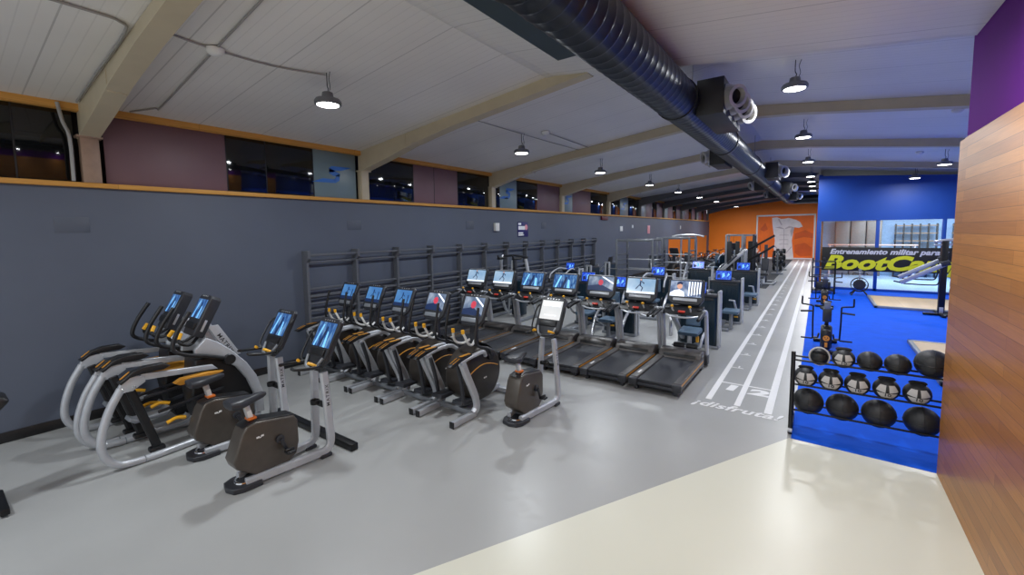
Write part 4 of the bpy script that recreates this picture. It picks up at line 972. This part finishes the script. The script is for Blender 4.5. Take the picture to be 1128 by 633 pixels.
for i, (x, k) in enumerate(EL):
    if i == 0: e = el0; e.location = (x, 4.15, 0); tag(e, ELL[0], 'elliptical trainer', 'row of elliptical trainers')
    else: e = dup(el0, (x, 4.15, 0), 0, ELL[i], 'row of elliptical trainers')
    set_screen(e, 'ball' if i < 2 else 'sil', .4, .29)
tm0 = make_treadmill()
TML = ['treadmill beside the running track, film with tall white stripes on its screen', 'second treadmill from the running track, runner on its pale screen', 'treadmill with a red ball on its screen, third from the track', 'middle treadmill of the row, blue waterfall-like screen, behind the single bike', 'fifth treadmill from the track, blue streaked screen', 'sixth treadmill from the track, runner on its pale screen', 'seventh treadmill from the track, closest to the wall bars']
TMK = ['film', 'run', 'ball', 'fall', 'fall', 'run', 'run']
for i in range(7):
    x = -2.13-.91*i
    if i == 0: e = tm0; e.location = (x, 6.95, 0); tag(e, TML[0], 'treadmill', 'row of treadmills')
    else: e = dup(tm0, (x, 6.95, 0), 0, TML[i], 'row of treadmills')
    set_screen(e, TMK[i], .6, .32)
# ------------------------------------------------------------------ wall bars
wb0 = make_wallbar_bay()
ORD = ['first', 'second', 'third', 'fourth', 'fifth', 'sixth', 'seventh', 'eighth', 'ninth', 'tenth', 'eleventh', 'twelfth']
for i in range(12):
    y = 4.72+1.165*i; lab = 'grey ladder-like wall bars, %s bay counted from the bikes' % ORD[i]
    if i == 0: wb0.location = (WX+.001, y, 0); tag(wb0, lab, 'wall bars', 'wall bars along the grey wall')
    else: dup(wb0, (WX+.001, y, 0), 0, lab, 'wall bars along the grey wall')
o = MB().prism([(0, 0), (.16, 0), (.16, 2.12), (.24, 2.2), (.24, 2.36), (0, 2.36)], -.03, .03, 'xz', .006).obj('wall_bar_end_post', WALLBAR)
o.location = (WX+.001, 4.72+1.165*12, 0); tag(o, 'grey end post closing the run of wall bars', 'post')
# ------------------------------------------------------------------ strength machines
st = {k: make_strength(k) for k in ('press', 'leg', 'row')}
seen = set()
def strength(k, x, y, rz, lab):
    if k in seen: return dup(st[k], (x, y, 0), rz, lab, 'weight machines with blue tablets')
    seen.add(k); r = st[k]; r.location = (x, y, 0); r.rotation_euler = (0, 0, rz); return tag(r, lab, 'weight machine', 'weight machines with blue tablets')
strength('leg', -2.2, 10.5, 0, 'dark teal weight machine directly behind the treadmill beside the track')
strength('press', -2.15, 13.6, 0, 'dark teal weight machine beside the track, second from the treadmills')
strength('press', -2.1, 17.15, 0, 'dark teal weight machine beside the track, third from the treadmills')
strength('row', -4.15, 10.65, 0, 'dark teal weight machine behind the second treadmill from the track')
strength('row', -4.15, 14.05, 0, 'dark teal weight machine in the second row, middle column')
strength('leg', -3.6, 17.15, 0, 'dark teal weight machine in the third row, middle column')
strength('press', -5.35, 11.4, 0, 'dark teal weight machine behind the treadmill with the red ball')
strength('row', -7.57, 14.5, -.3, 'dark teal weight machine near the wall bars, nearest of three')
strength('press', -7.6, 16.4, -PI/2, 'dark teal weight machine near the wall bars, second of three')
strength('leg', -7.65, 18.4, -PI/2, 'dark teal weight machine near the wall bars, farthest of three')
for k, (x, y, lab) in enumerate(((-7.6, 25.0, 'dark weight machine left of the silver pull-up frame, by the mirror'), (-4.5, 27.2, 'dark weight machine left of the multi-station cable tower'), (-4.2, 31.8, 'dark weight machine far back among the spinning bikes'), (-4.9, 36.2, 'dark weight machine farthest back, left of the mural'))):
    e = dup(st[('press', 'row', 'leg', 'row')[k]], (x, y, .008), (.4, -.5, .8, -.2)[k], lab, 'weight machines in the far zone', ('tablet',))
# assisted pull-up / cable stand by the wall bars
t = thing('pull_up_station', 'silver arched pull-up stand with black forearm pads by the wall bars', 'exercise stand', (-7.75, 11.0, 0))
for s in (-1, 1):
    b = MB(); b.tube([(s*.56, .3, .06), (s*.56, .1, .5), (s*.55, 0, 1.6), (s*.5, -.02, 1.86), (s*.42, -.05, 1.93)] if s < 0 else [(.62, .3, .06), (.6, .1, .5), (.5, 0, 1.4), (.42, -.02, 1.86)], 1, smooth=5, sec=(.09, .09)); b.obj('upright', SILVER, t)
    b = MB(); b.bar((s*.56, -.6, .05), (s*.56, .6, .05), .09, .08, .015); b.obj('foot_rail', GREYP, t)
    b = MB(); pad_box(b, (s*.28, -.3, 1.88), (.12, .4, .08)); b.obj('arm_pad', BLACK, t)
    MB().tube([(s*.28, -.48, 1.88), (s*.28, -.52, 1.98)], .025, 10).obj('hand_grip', BLACK, t)
b = MB(); b.tube([(-.5, -.02, 1.9), (0, -.05, 1.96), (.5, -.02, 1.9)], .035, 10, smooth=4); b.bar((0, 0, .06), (0, 0, 1.9), .1, .12, .015, (0, 1, 0)); b.obj('top_bar', DKGREY, t)
b = MB(); b.bar((-.2, -.1, .1), (-.1, 0, 1.8), .05, .05, .01, (0, 1, 0)); b.obj('brace', SILVER, t)
b = MB(); b.box((0, .2, .6), (.4, .3, 1.1), .03); b.obj('weight_stack_cover', TEAL, t)
# racks
r0 = make_rack(); r0.location = (-5.3, 15.4, 0); tag(r0, 'grey steel power rack with many cross bars, nearer of two', 'power rack', 'power racks')
dup(r0, (-5.0, 19.2, 0), 0, 'grey steel power rack farther back, just behind the nearer rack', 'power racks')
t = thing('pull_up_tower', 'tall silver pull-up frame with curved top in front of the mirror', 'pull-up frame', (-5.3, 22.6, 0))
for s in (-1, 1):
    b = MB(); b.tube([(s*.36, 0, .06), (s*.36, 0, 1.9), (s*.34, -.05, 2.3), (s*.3, -.15, 2.42)], .045, 12, smooth=5); b.obj('upright', SILVER2, t)
    b = MB(); b.bar((s*.4, -.6, .04), (s*.4, .7, .04), .08, .08, .015); b.obj('foot_rail', GREYP, t)
b = MB(); b.tube([(-.75, -.2, 2.34), (-.5, -.18, 2.4), (0, -.16, 2.43), (.5, -.18, 2.4), (.75, -.2, 2.34)], .045, 10, smooth=4); b.obj('top_bar', SILVER2, t)
b = MB(); b.bar((-.36, 0, 1.2), (.36, 0, 1.2), .06, .07, .01); b.bar((-.36, 0, .5), (.36, 0, .5), .06, .07, .01); b.obj('cross_bar', SILVER, t)
b = MB(); pad_box(b, (0, -.12, 1.3), (.34, .08, .5)); b.obj('back_pad', CHAR, t)
# cable tower block in front of the orange wall
t = thing('cable_crossover', 'dark multi-station cable tower in front of the orange wall', 'cable machine', (-3.3, 25.2, 0))
for (x, y) in ((-.65, -.4), (-.65, .4), (.1, -.4), (.1, .4), (.6, -.4), (.6, .4)):
    MB().box((x, y, 1.2), (.09, .09, 2.38), .012).obj('upright', GREYP if x < .5 else DKGREY, t)
for (a, c) in (((-.65, -.4, 2.36), (.6, -.4, 2.36)), ((-.65, .4, 2.36), (.6, .4, 2.36)), ((-.65, -.4, 2.36), (-.65, .4, 2.36)), ((.6, -.4, 2.36), (.6, .4, 2.36))):
    MB().bar(a, c, .08, .09, .012).obj('top_beam', GREYP, t)
MB().box((-.5, -.38, 1.1), (.24, .06, 1.9), .01).obj('weight_shroud', BLACK, t); MB().box((-.12, -.38, 1.1), (.2, .06, 1.9), .01).obj('weight_shroud', BLACK, t)
MB().box((.42, .1, 1.1), (.2, .3, 1.9), .01).obj('weight_shroud', BLACK, t)
for x in (-.31, .26): MB().tube([(x, -.36, 2.3), (x, -.36, .6)], .008, 6).obj('cable', BLACK, t)
for s in (-1, 1): MB().bar((s*.6, -.7, .04), (s*.6, .7, .04), .1, .08, .01).obj('foot_rail', GREYP, t)
# plate loaded lever press near the mural
t = thing('lever_press', 'black lever-arm press machine standing in front of the torso mural', 'weight machine', (-2.1, 24.4, 0))
MB().box((0, 0, .95), (.14, .14, 1.9), .015).obj('mast', DKGREY, t)
for (z0, z1) in ((1.65, 2.35), (1.1, 1.85)):
    b = MB(); b.bar((-.9, 0, z0-.1), (.35, -.1, z1), .08, .1, .012); b.obj('lever_arm', BLKSTEEL, t)
for s in (-1, 1):
    MB().bar((s*.4, -.8, .05), (s*.4, .7, .05), .09, .09, .015).obj('foot_rail', GREYP, t)
    plate_obj('weight_plate', (s*.3, .15, 1.2), .22, .05, t)
b = MB(); b.bar((-.4, .6, .06), (.4, .6, .06), .08, .08, .01); b.bar((-.4, -.7, .06), (.4, -.7, .06), .08, .08, .01); b.bar((0, -.6, .06), (0, .1, 1.2), .08, .08, .01); b.obj('base_frame', SILVER, t)
b = MB(); pad_box(b, (0, -.6, .5), (.36, .4, .1)); b.obj('seat_pad', CHAR, t)
b = MB(); pad_box(b, (0, -.3, .95), (.3, .1, .6), (-.2, 0, 0)); b.obj('back_pad', CHAR, t)
# low sled-like bench on the rubber zone edge
t = thing('low_bench', 'low flat grey bench frame at the corner of the dark rubber floor', 'bench', (-2.5, 22.9, 0))
MB().box((0, 0, .42), (.95, .36, .07), .02).obj('bench_pad', DKGREY, t)
for x in (-.4, .4):
    for y in (-.14, .14): MB().box((x, y, .19), (.05, .05, .38), .006).obj('leg', GREYP, t)
# leg press with long inclined rail
t = thing('incline_leg_press', 'silver inclined leg press rail rising behind the middle weight machines', 'leg press', (-3.1, 19.6, 0))
for s in (-1, 1):
    MB().bar((-.75, s*.22, .45), (.72, s*.22, 1.85), .08, .12, .012).obj('rail', SILVER2, t)
    MB().box((.7, s*.22, .9), (.08, .08, 1.8), .01).obj('leg', GREYP, t)
MB().box((0, 0, .05), (1.9, .6, .1), .02).obj('base_frame', GREYP, t); MB().box((-.8, 0, .3), (.1, .5, .5), .02).obj('front_post', GREYP, t)
b = MB(); b.box((.25, 0, 1.45), (.08, .6, .5), .02, (0, .75, 0)); b.obj('foot_sled', DKGREY, t)
b = MB(); pad_box(b, (-.95, 0, .62), (.5, .4, .1), (0, -.5, 0)); b.obj('back_pad', CHAR, t)
# plate trees
for i, (x, y, lab) in enumerate(((-1.95, 29.6, 'black weight-plate tree beside the track near the torso mural'), (-1.98, 32.6, 'black weight-plate tree farther along the track, before the mural'), (-3.3, 28.2, 'black weight-plate tree behind the lever press'))):
    t = thing('plate_tree', lab, 'plate rack', (x, y, 0), .3*i, 'weight-plate trees')
    MB().bar((0, 0, 0.03), (0, 0, 1.35), .08, .1, .012, (0, 1, 0)).obj('post', GREYP, t); MB().box((0, 0, .04), (.6, .5, .08), .015).obj('base', GREYP, t)
    for k, (z, r) in enumerate(((.4, .23), (.8, .2), (1.2, .17))):
        for s in (-1, 1):
            MB().tube([(0, 0, z), (s*.28, 0, z+.03)], .025, 8).obj('peg', SILVER, t)
            plate_obj('weight_plate', (s*.14, 0, z+.015), r, .06, t); plate_obj('weight_plate', (s*.21, 0, z+.02), r*.9, .05, t)
# spinning bikes before the mirror
def make_spin():
    t = thing('spinning_bike', 'spin', 'exercise bike')
    b = MB(); b.bar((0, -.5, .05), (0, .6, .05), .08, .07, .015); b.box((0, -.5, .04), (.5, .08, .08), .02); b.box((0, .6, .04), (.5, .08, .08), .02); b.bar((0, -.35, .08), (0, -.05, .55), .07, .1, .015, (0, 1, 0)); b.bar((0, .55, .3), (0, -.1, .5), .06, .1, .015); b.obj('frame', BLKSTEEL, t)
    b = MB(); b.cyl((0, .42, .32), .25, .05, 'x', 28, .01); b.obj('flywheel', CHROME, t)
    b = MB(); b.bar((0, -.25, .5), (0, -.32, .95), .05, .05, .01, (0, 1, 0)); b.obj('seat_post', CHROME, t)
    b = MB(); b.loft([((0, -.5, .99), .05, .02), ((0, -.45, .985), .11, .04), ((0, -.3, .985), .08, .04), ((0, -.15, .99), .03, .025)], 14); b.obj('saddle', BLACK, t)
    b = MB(); b.bar((0, .4, .55), (0, .45, 1.0), .05, .06, .01, (0, 1, 0)); b.obj('handlebar_post', BLKSTEEL, t)
    b = MB(); b.tube([(-.05, .42, 1.02), (-.22, .42, 1.04), (-.22, .68, 1.14), (-.17, .74, 1.24)], .018, 8, smooth=4); b.tube([(.05, .42, 1.02), (.22, .42, 1.04), (.22, .68, 1.14), (.17, .74, 1.24)], .018, 8, smooth=4); b.tube([(-.22, .42, 1.04), (.22, .42, 1.04)], .018, 8); b.obj('handlebar', BLACK, t)
    return t
sp0 = make_spin()
SPL = ['black spinning bike in front of the mirror, nearest the pull-up frame', 'black spinning bike in front of the mirror, second from the pull-up frame', 'black spinning bike in front of the mirror, third from the pull-up frame', 'black spinning bike in front of the mirror, second from the orange wall', 'black spinning bike in front of the mirror, closest to the orange wall', 'black spinning bike between the mirror row and the cable tower']
for i in range(6):
    loc = (-6.6, 28.0+2.6*i, .008) if i < 5 else (-5.0, 29.4, .008)
    if i == 0: sp0.location = loc; sp0.rotation_euler = (0, 0, -1.2); tag(sp0, SPL[0], 'exercise bike', 'spinning bikes')
    else: dup(sp0, loc, -1.2, SPL[i], 'spinning bikes')
# dark ellipticals in the far zone
for i, (x, y) in enumerate(((-4.6, 34.0), (-3.6, 37.0), (-6.0, 24.6))):
    e = dup(el0, (x, y, .008), PI*.9, ['dark elliptical trainer far back near the plate trees', 'dark elliptical trainer farthest back before the orange wall', 'dark elliptical trainer behind the silver pull-up frame'][i], 'far elliptical trainers'); set_screen(e, 'sil', .4, .29)

# ================================================================== blue zone
rk = thing('ball_rack', 'black three-tier steel rack for exercise balls at the wood wall', 'rack', (0, 6.6, 0))
RL_, RR_ = -.22, 1.5
for x in (RL_, RR_):
    b = MB(); b.tube([(x, -.05, .02), (x, .0, .1), (x, .1, .7), (x, .14, 1.06)], 1, smooth=4, sec=(.05, .06), up=(0, 1, 0)); o = b.obj('upright', BLKSTEEL, rk)
    b = MB(); b.bar((x, -.08, .03), (x, .62, .03), .05, .05, .01); o2 = b.obj('foot', BLKSTEEL, rk)
    MB().tube([(x, .5, .05), (x, .3, 1.0)], .02, 8).obj('rear_brace', BLKSTEEL, rk)
    MB().cyl((x, -.06, .05), .028, .05, 'x', 16).obj('foot_cap', SILVER, o2)
for (z, y0, y1) in ((.30, .05, .35), (.62, .14, .36), (.945, .16, .38)):
    for yy in (y0, y1):
        MB().tube([(RL_, yy, z), (RR_, yy, z)], .013, 8).obj('shelf_rail', BLKSTEEL, rk)
def ball(name, x, y, z, r, lab, grp, style):
    t = thing(name, lab, 'ball', (x, y, z), 0, grp)
    b = MB(); b.ell((0, 0, 0), (r, r, r*.98), 28); o = b.obj('ball_shell', BALLM, t)
    def patch(pts, mi_m, nm, k=1.006):
        q = MB()
        # pts in (azimuth, elevation) degrees around the -y facing side, projected on the sphere
        N = 8; rows = []
        for i in range(N+1):
            row = []
            for j in range(N+1):
                u, v = i/N, j/N
                a = (pts[0][0]*(1-u)+pts[1][0]*u)*(1-v)+(pts[3][0]*(1-u)+pts[2][0]*u)*v
                e = (pts[0][1]*(1-u)+pts[1][1]*u)*(1-v)+(pts[3][1]*(1-u)+pts[2][1]*u)*v
                a, e = math.radians(a), math.radians(e); row.append((r*k*math.cos(e)*math.sin(a), -r*k*math.cos(e)*math.cos(a), r*k*.985*math.sin(e)))
            rows.append(row)
        q._raw([p for row in rows for p in row], [(i*(N+1)+j, (i+1)*(N+1)+j, (i+1)*(N+1)+j+1, i*(N+1)+j+1) for i in range(N) for j in range(N)])
        q.obj(nm, mi_m, t)
    if style == 'slam':
        b = MB(); b.tube([(r*1.002*math.cos(a), r*1.002*math.sin(a), 0) for a in [2*PI*i/32 for i in range(32)]], .004, 6, closed=True); b.tube([(0, r*1.002*math.cos(a), r*.982*math.sin(a)) for a in [2*PI*i/32 for i in range(32)]], .004, 6, closed=True); b.obj('seam', BLACK, t)
    else:
        dz = 0 if style == 'grip' else 8
        for (c, e) in ((0, 0), (48, 14), (-48, 14)):
            pass
        patch([(-50, 2+dz), (-8, -6+dz), (-6, 34+dz), (-36, 36+dz)], BALLG, 'grey_panel'); patch([(8, -6+dz), (50, 2+dz), (36, 36+dz), (6, 34+dz)], BALLG, 'grey_panel')
        patch([(-46, -8+dz), (46, -8+dz), (24, -48+dz), (-24, -48+dz)], BALLG, 'grey_panel')
        me = text_mesh('10', r*.45, 0, .001, .0004, 'CENTER', 1.2)
        text_obj('ball_number', me, T(0, -r*.955, -r*.42) @ RX(math.radians(90+22)), LETTER, t)
        b = MB(); b.tube([(-.07, .0, r*.86), (-.05, .0, r*.985), (.05, 0, r*.985), (.07, 0, r*.86)], .022, 8, smooth=4); b.obj('grip_handle', RUBBER, t)
for i, x in enumerate((-.04, .318, .678, 1.07)):
    ball('slam_ball', x, 6.8, .30+.086+.013, .172, ['large plain black ball on the bottom tier, beside the rack upright', 'large plain black ball on the bottom tier, second from the rack upright', 'large plain black ball on the bottom tier, third from the rack upright', 'large plain black ball on the bottom tier, against the wood wall'][i], 'plain black balls on the bottom tier', 'slam')
for i, x in enumerate((-.08, .19, .46, .74, 1.02)):
    ball('medicine_ball', x, 6.85, .62+.077+.013, .134, ['black and grey grip ball on the middle tier, beside the rack upright', 'black and grey grip ball on the middle tier, second from the upright', 'black and grey grip ball at the centre of the middle tier', 'black and grey grip ball on the middle tier, second from the wood wall', 'black and grey grip ball on the middle tier, against the wood wall'][i], 'grip balls on the middle tier', 'grip')
ball('medicine_ball', .31, 6.87, .945+.059+.013, .124, 'black and grey grip ball on the top tier, next to the boxy grey one', 'grip balls on the top tier', 'grip')
t = thing('grip_ball', 'boxy black ball with a grey rim on the top tier', 'ball', (.06, 6.87, 1.013))
MB().ell((0, 0, 0), (.108, .125, .12), 24).obj('ball_shell', BALLM, t)
b = MB(); b.tube([(.104*math.cos(a), -.03, .108*math.sin(a)) for a in [2*PI*i/28 for i in range(28)]], .016, 8, closed=True, up=(0, 1, 0)); b.obj('grey_rim', BALLG, t)
b = MB(); b.tube([(-.07, -.1, .06), (-.05, -.13, .09), (.05, -.13, .09), (.07, -.1, .06)], .014, 8, smooth=3); b.obj('grip_handle', BLACK, t)
for i, (x, r) in enumerate(((.57, .127), (.835, .129), (1.14, .168))):
    ball('slam_ball', x, 6.87, .945+math.sqrt(max(.001, r*r-.11*.11))+.013, r, ['smooth black ball on the top tier, third from the upright', 'smooth black ball on the top tier, second from the wood wall', 'biggest black ball of the top tier, against the wood wall'][i], 'plain black balls on the top tier', 'slam')

def make_airbike():
    """small air bike seen from its fan end: fan at -y, seat at +y, upright push arms"""
    t = thing('air_bike', 'air', 'air bike')
    b = MB(); b.bar((0, -.55, .05), (0, .6, .05), .08, .07, .012); b.box((0, -.58, .04), (.52, .09, .07), .02); b.box((0, .6, .04), (.46, .09, .07), .02); b.bar((0, .05, .08), (0, .12, .55), .07, .09, .012, (0, 1, 0)); b.obj('frame', BLKSTEEL, t)
    b = MB(); b.cyl((0, -.3, .32), .26, .2, 'x', 30, .03)
    b.box((0, -.42, .3), (.17, .3, .44), .06); o = b.obj('fan_housing', BLACK, t)
    b = MB(T(0, -.575, .34) @ RX(PI/2)); b.poly(disc(0, 0, .06, 18, 0)); b.mi = 1
    b.poly(disc(-.022, .012, .012, 10, .002)); b.poly(disc(.022, .012, .012, 10, .002)); b.poly([(-.02, -.03, .002), (.02, -.03, .002), (.02, -.02, .002), (-.02, -.02, .002)])
    b.obj('orange_emblem', [mat('emblem_orange', rgb(236, 150, 40), .5), BLACK], o)
    MB().box((0, -.58, .2), (.05, .01, .1), .003).obj('orange_tag', MATS['emblem_orange'], o)
    b = MB(); b.tube([(0, -.28, .52), (0, -.3, .72), (0, -.33, .95)], 1, smooth=3, sec=(.07, .06), up=(0, 1, 0)); o = b.obj('mast', BLKSTEEL, t)
    MB().box((0, -.37, .8), (.16, .04, .28), .015).obj('mast_panel', DKGREY, o)
    M = face((0, -.36, 1.02), -.1); b = MB(M); b.box((0, 0, 0), (.12, .16, .05), .012); b.obj('console', GREYP, t)
    for s in (-1, 1):
        b = MB(); b.tube([(s*.24, -.1, .22), (s*.25, -.16, .6), (s*.25, -.2, .92), (s*.26, -.21, .97), (s*.36, -.2, .99), (s*.44, -.18, .995), (s*.455, -.18, 1.02), (s*.455, -.18, 1.17)], .017, 10, smooth=5); o = b.obj('push_arm', BLKSTEEL, t)
        MB().tube([(s*.25, -.2, .85), (s*.48, -.24, .84)], .02, 8).obj('lower_grip', BLACK, o)
        b = MB(); b.bar((s*.13, .0, .32), (s*.15, .1, .2), .03, .04, .008); b.box((s*.2, .1, .2), (.11, .1, .03), .01); b.obj('pedal', BLACK, t)
        MB().tube([(s*.24, -.12, .22), (s*.46, -.12, .22)], .018, 8).obj('foot_peg', BLKSTEEL, t)
    b = MB(); b.bar((0, .3, .08), (0, .36, .78), .05, .06, .01, (0, 1, 0)); b.obj('seat_post', GREYP, t)
    b = MB(); b.loft([((0, .2, .83), .03, .025), ((0, .32, .83), .08, .04), ((0, .46, .83), .13, .045), ((0, .54, .83), .08, .03)], 14); b.obj('saddle', BLACK, t)
    return t
ab0 = make_airbike(); ab0.location = (.2, 11.75, .008); tag(ab0, 'black air bike with orange emblem right behind the ball rack', 'air bike', 'air bikes on the blue turf')
dup(ab0, (.22, 18.4, .008), 0, 'black air bike farther along the track edge, before the black cage', 'air bikes on the blue turf')
# round fan bike by the window
t = thing('fan_bike', 'black round-cage fan bike standing by the banner windows', 'air bike', (1.36, 21.7, .008))
b = MB(); b.cyl((0, 0, .42), .2, .14, 'y', 28, .03); b.obj('fan', DKGREY, t)
b = MB()
for k in range(3): b.tube([(.27*math.cos(a), -.1+.1*k, .42+.27*math.sin(a)) for a in [2*PI*i/24 for i in range(24)]], .012, 6, closed=True, up=(0, 1, 0))
for i in range(10):
    a = 2*PI*i/10; b.tube([(.27*math.cos(a), -.1, .42+.27*math.sin(a)), (.08*math.cos(a), -.13, .42+.08*math.sin(a))], .008, 6)
b.obj('fan_cage', BLACK, t)
for s in (-1, 1):
    MB().tube([(s*.12, -.05, .2), (s*.26, -.25, .02)], .025, 8).obj('leg', BLACK, t); MB().tube([(s*.12, .1, .2), (s*.26, .3, .02)], .025, 8).obj('leg', BLACK, t)
    MB().tube([(0, 0, .85), (s*.2, -.05, .88), (s*.24, -.1, .82)], .016, 8, smooth=3).obj('handle', BLACK, t)
MB().bar((0, 0, .6), (0, .02, .98), .06, .05, .01, (0, 1, 0)).obj('mast', SILVER, t); MB().box((0, -.02, 1.0), (.1, .04, .08), .01).obj('console', GREYP, t)
# black cage
t = thing('storage_cage', 'black tubular cage trolley at the corner of the blue wall', 'storage rack', (.2, 21.9, .008))
for x in (-.38, .38):
    for y in (-.35, .35): MB().tube([(x, y, .0), (x, y, 1.3 if y < 0 else 1.42)], .022, 8).obj('post', BLKSTEEL, t)
    for z in (.35, .7, 1.05, 1.3): MB().tube([(x, -.35, z), (x, .35, z)], .016, 8).obj('side_bar', BLKSTEEL, t)
for z in (.12, .7, 1.05, 1.3):
    for y in (-.35, .35): MB().tube([(-.38, y, z), (.38, y, z)], .016, 8).obj('cross_bar', BLKSTEEL, t)
MB().box((0, 0, .14), (.74, .68, .05), .01).obj('tray', DKGREY, t); MB().box((0, 0, .3), (.5, .45, .28), .03).obj('stored_crate', BLACK, t)
MB().box((.0, -.1, 1.36), (.1, .06, .2), .02).obj('upright_pad', BLACK, t)
# lifting platforms
def platform(x0, y0, x1, y1, lab):
    t = thing('lifting_platform', lab, 'platform', (x0, y0, .008), 0, 'lifting platforms'); w, d = x1-x0, y1-y0
    MB().box((w/2, d/2, .035), (w-.16, d-.16, .07), .004).obj('wood_deck', WOODPLAT, t)
    for (c, s) in (((w/2, .04, .04), (w, .08, .08)), ((w/2, d-.04, .04), (w, .08, .08)), ((.04, d/2, .04), (.08, d, .08)), ((w-.04, d/2, .04), (.08, d, .08))):
        MB().box(c, s, .006).obj('border_bar', GREYP, t)
platform(1.58, 18.5, 4.4, 21.35, 'pale wooden lifting platform in front of the banner')
platform(1.75, 9.9, 4.6, 13.3, 'wooden lifting platform half hidden behind the wood wall')
# tall column with jammer arms
t = thing('jammer_column', 'tall black pulley column with silver lever arms beside the wood wall', 'weight machine', (3.06, 17.9, .008))
MB().box((0, 0, 1.15), (.15, .13, 2.2), .012).obj('column', BLKSTEEL, t); MB().box((0, 0, .16), (.1, .14, .2), .01).obj('column_foot', SILVER, t)
b = MB(); b.bar((0, -.5, .04), (0, .6, .04), .1, .07, .015); b.bar((-.4, -.05, .04), (.5, -.05, .04), .1, .07, .015); b.obj('base', BLKSTEEL, t)
for s in (-1, 1): MB().box((.1, s*.3, .05), (.3, .07, .06), .02).obj('base_wheel', BLACK, t)
b = MB(); b.bar((-.25, 0, 2.22), (.5, 0, 2.34), .1, .08, .012); b.bar((-.25, 0, 2.12), (.5, 0, 2.16), .06, .05, .01); b.obj('top_arm', SILVER2, t)
for k, (yy, dz) in enumerate(((-.2, 0), (.2, .12))):
    b = MB(); b.bar((.02, yy, 1.58+dz), (-.98, yy-.1, .98+dz), .07, .12, .012); o = b.obj('lever_arm', SILVER, t)
    MB().bar((.1, yy, 1.62+dz), (-.1, yy, 1.55+dz), .1, .15, .015).obj('pivot_block', DKGREY, o)
    MB().tube([(-.98, yy-.1, .98+dz), (-1.14, yy-.14, 1.02+dz)], .022, 8).obj('grip', BLACK, o)
    MB().tube([(-.9, yy-.1, .95+dz), (-.3, yy, .93+dz), (-.12, yy, 1.0+dz), (-.08, yy, 1.45+dz)], .02, 8, smooth=4).obj('curved_handle', DKGREY, o)
for k, z in enumerate((.7, .95, 1.2)): plate_obj('weight_plate', (.22, 0, z), .17-.02*k, .07, t)
MB().tube([(.05, 0, .7), (.4, 0, .7)], .02, 8).obj('plate_peg', GREYP, t)

# ------------------------------------------------------------------ bench cut by the frame edge
t = thing('adjustable_bench', 'black adjustable bench with raised back pad, cut by the picture edge', 'bench', (-6.6, -.5, 0))
b = MB(); b.box((0, .62, .78), (.32, .09, .95), .03, (-.72, 0, 0), 3); b.obj('back_pad', BLACK, t)
b = MB(); pad_box(b, (0, .0, .44), (.3, .5, .09), (.1, 0, 0)); b.obj('seat_pad', BLACK, t)
b = MB(); b.bar((0, -.5, .09), (0, .8, .09), .07, .08, .012); b.bar((0, .05, .1), (0, .1, .42), .06, .07, .01, (0, 1, 0)); b.bar((0, .7, .1), (0, .55, .62), .05, .06, .01, (0, 1, 0)); b.obj('frame', GREYP, t)
MB().box((0, .84, .05), (.56, .07, .07), .015).obj('front_foot', BLKSTEEL, t); MB().box((0, -.5, .05), (.4, .07, .07), .015).obj('rear_foot', BLKSTEEL, t)

# ================================================================== camera, world
cam = bpy.data.cameras.new('camera'); co = bpy.data.objects.new('camera', cam); C.objects.link(co)
Rw = ((0.81388419, 0.03751108, -0.57981501), (0.58087232, -0.07556481, 0.81047967), (-0.01341164, -0.99643508, -0.08329015))
co.matrix_world = Matrix([[r[0], -r[1], -r[2], p] for r, p in zip(Rw, (0, 0, 2.7))] + [[0, 0, 0, 1]])
cam.sensor_width = 36; cam.lens = 473/1128*36
cam.shift_x = 0; cam.shift_y = -(316.5-294.6)/1128
cam.clip_start = .05; cam.clip_end = 200
bpy.context.scene.camera = co
w = bpy.data.worlds.new('world'); bpy.context.scene.world = w; w.use_nodes = True
w.node_tree.nodes['Background'].inputs[0].default_value = (.9, .95, 1, 1); w.node_tree.nodes['Background'].inputs[1].default_value = 1.0
sc = bpy.context.scene
sc.view_settings.view_transform = 'Standard'; sc.view_settings.look = 'None'; sc.view_settings.exposure = 0
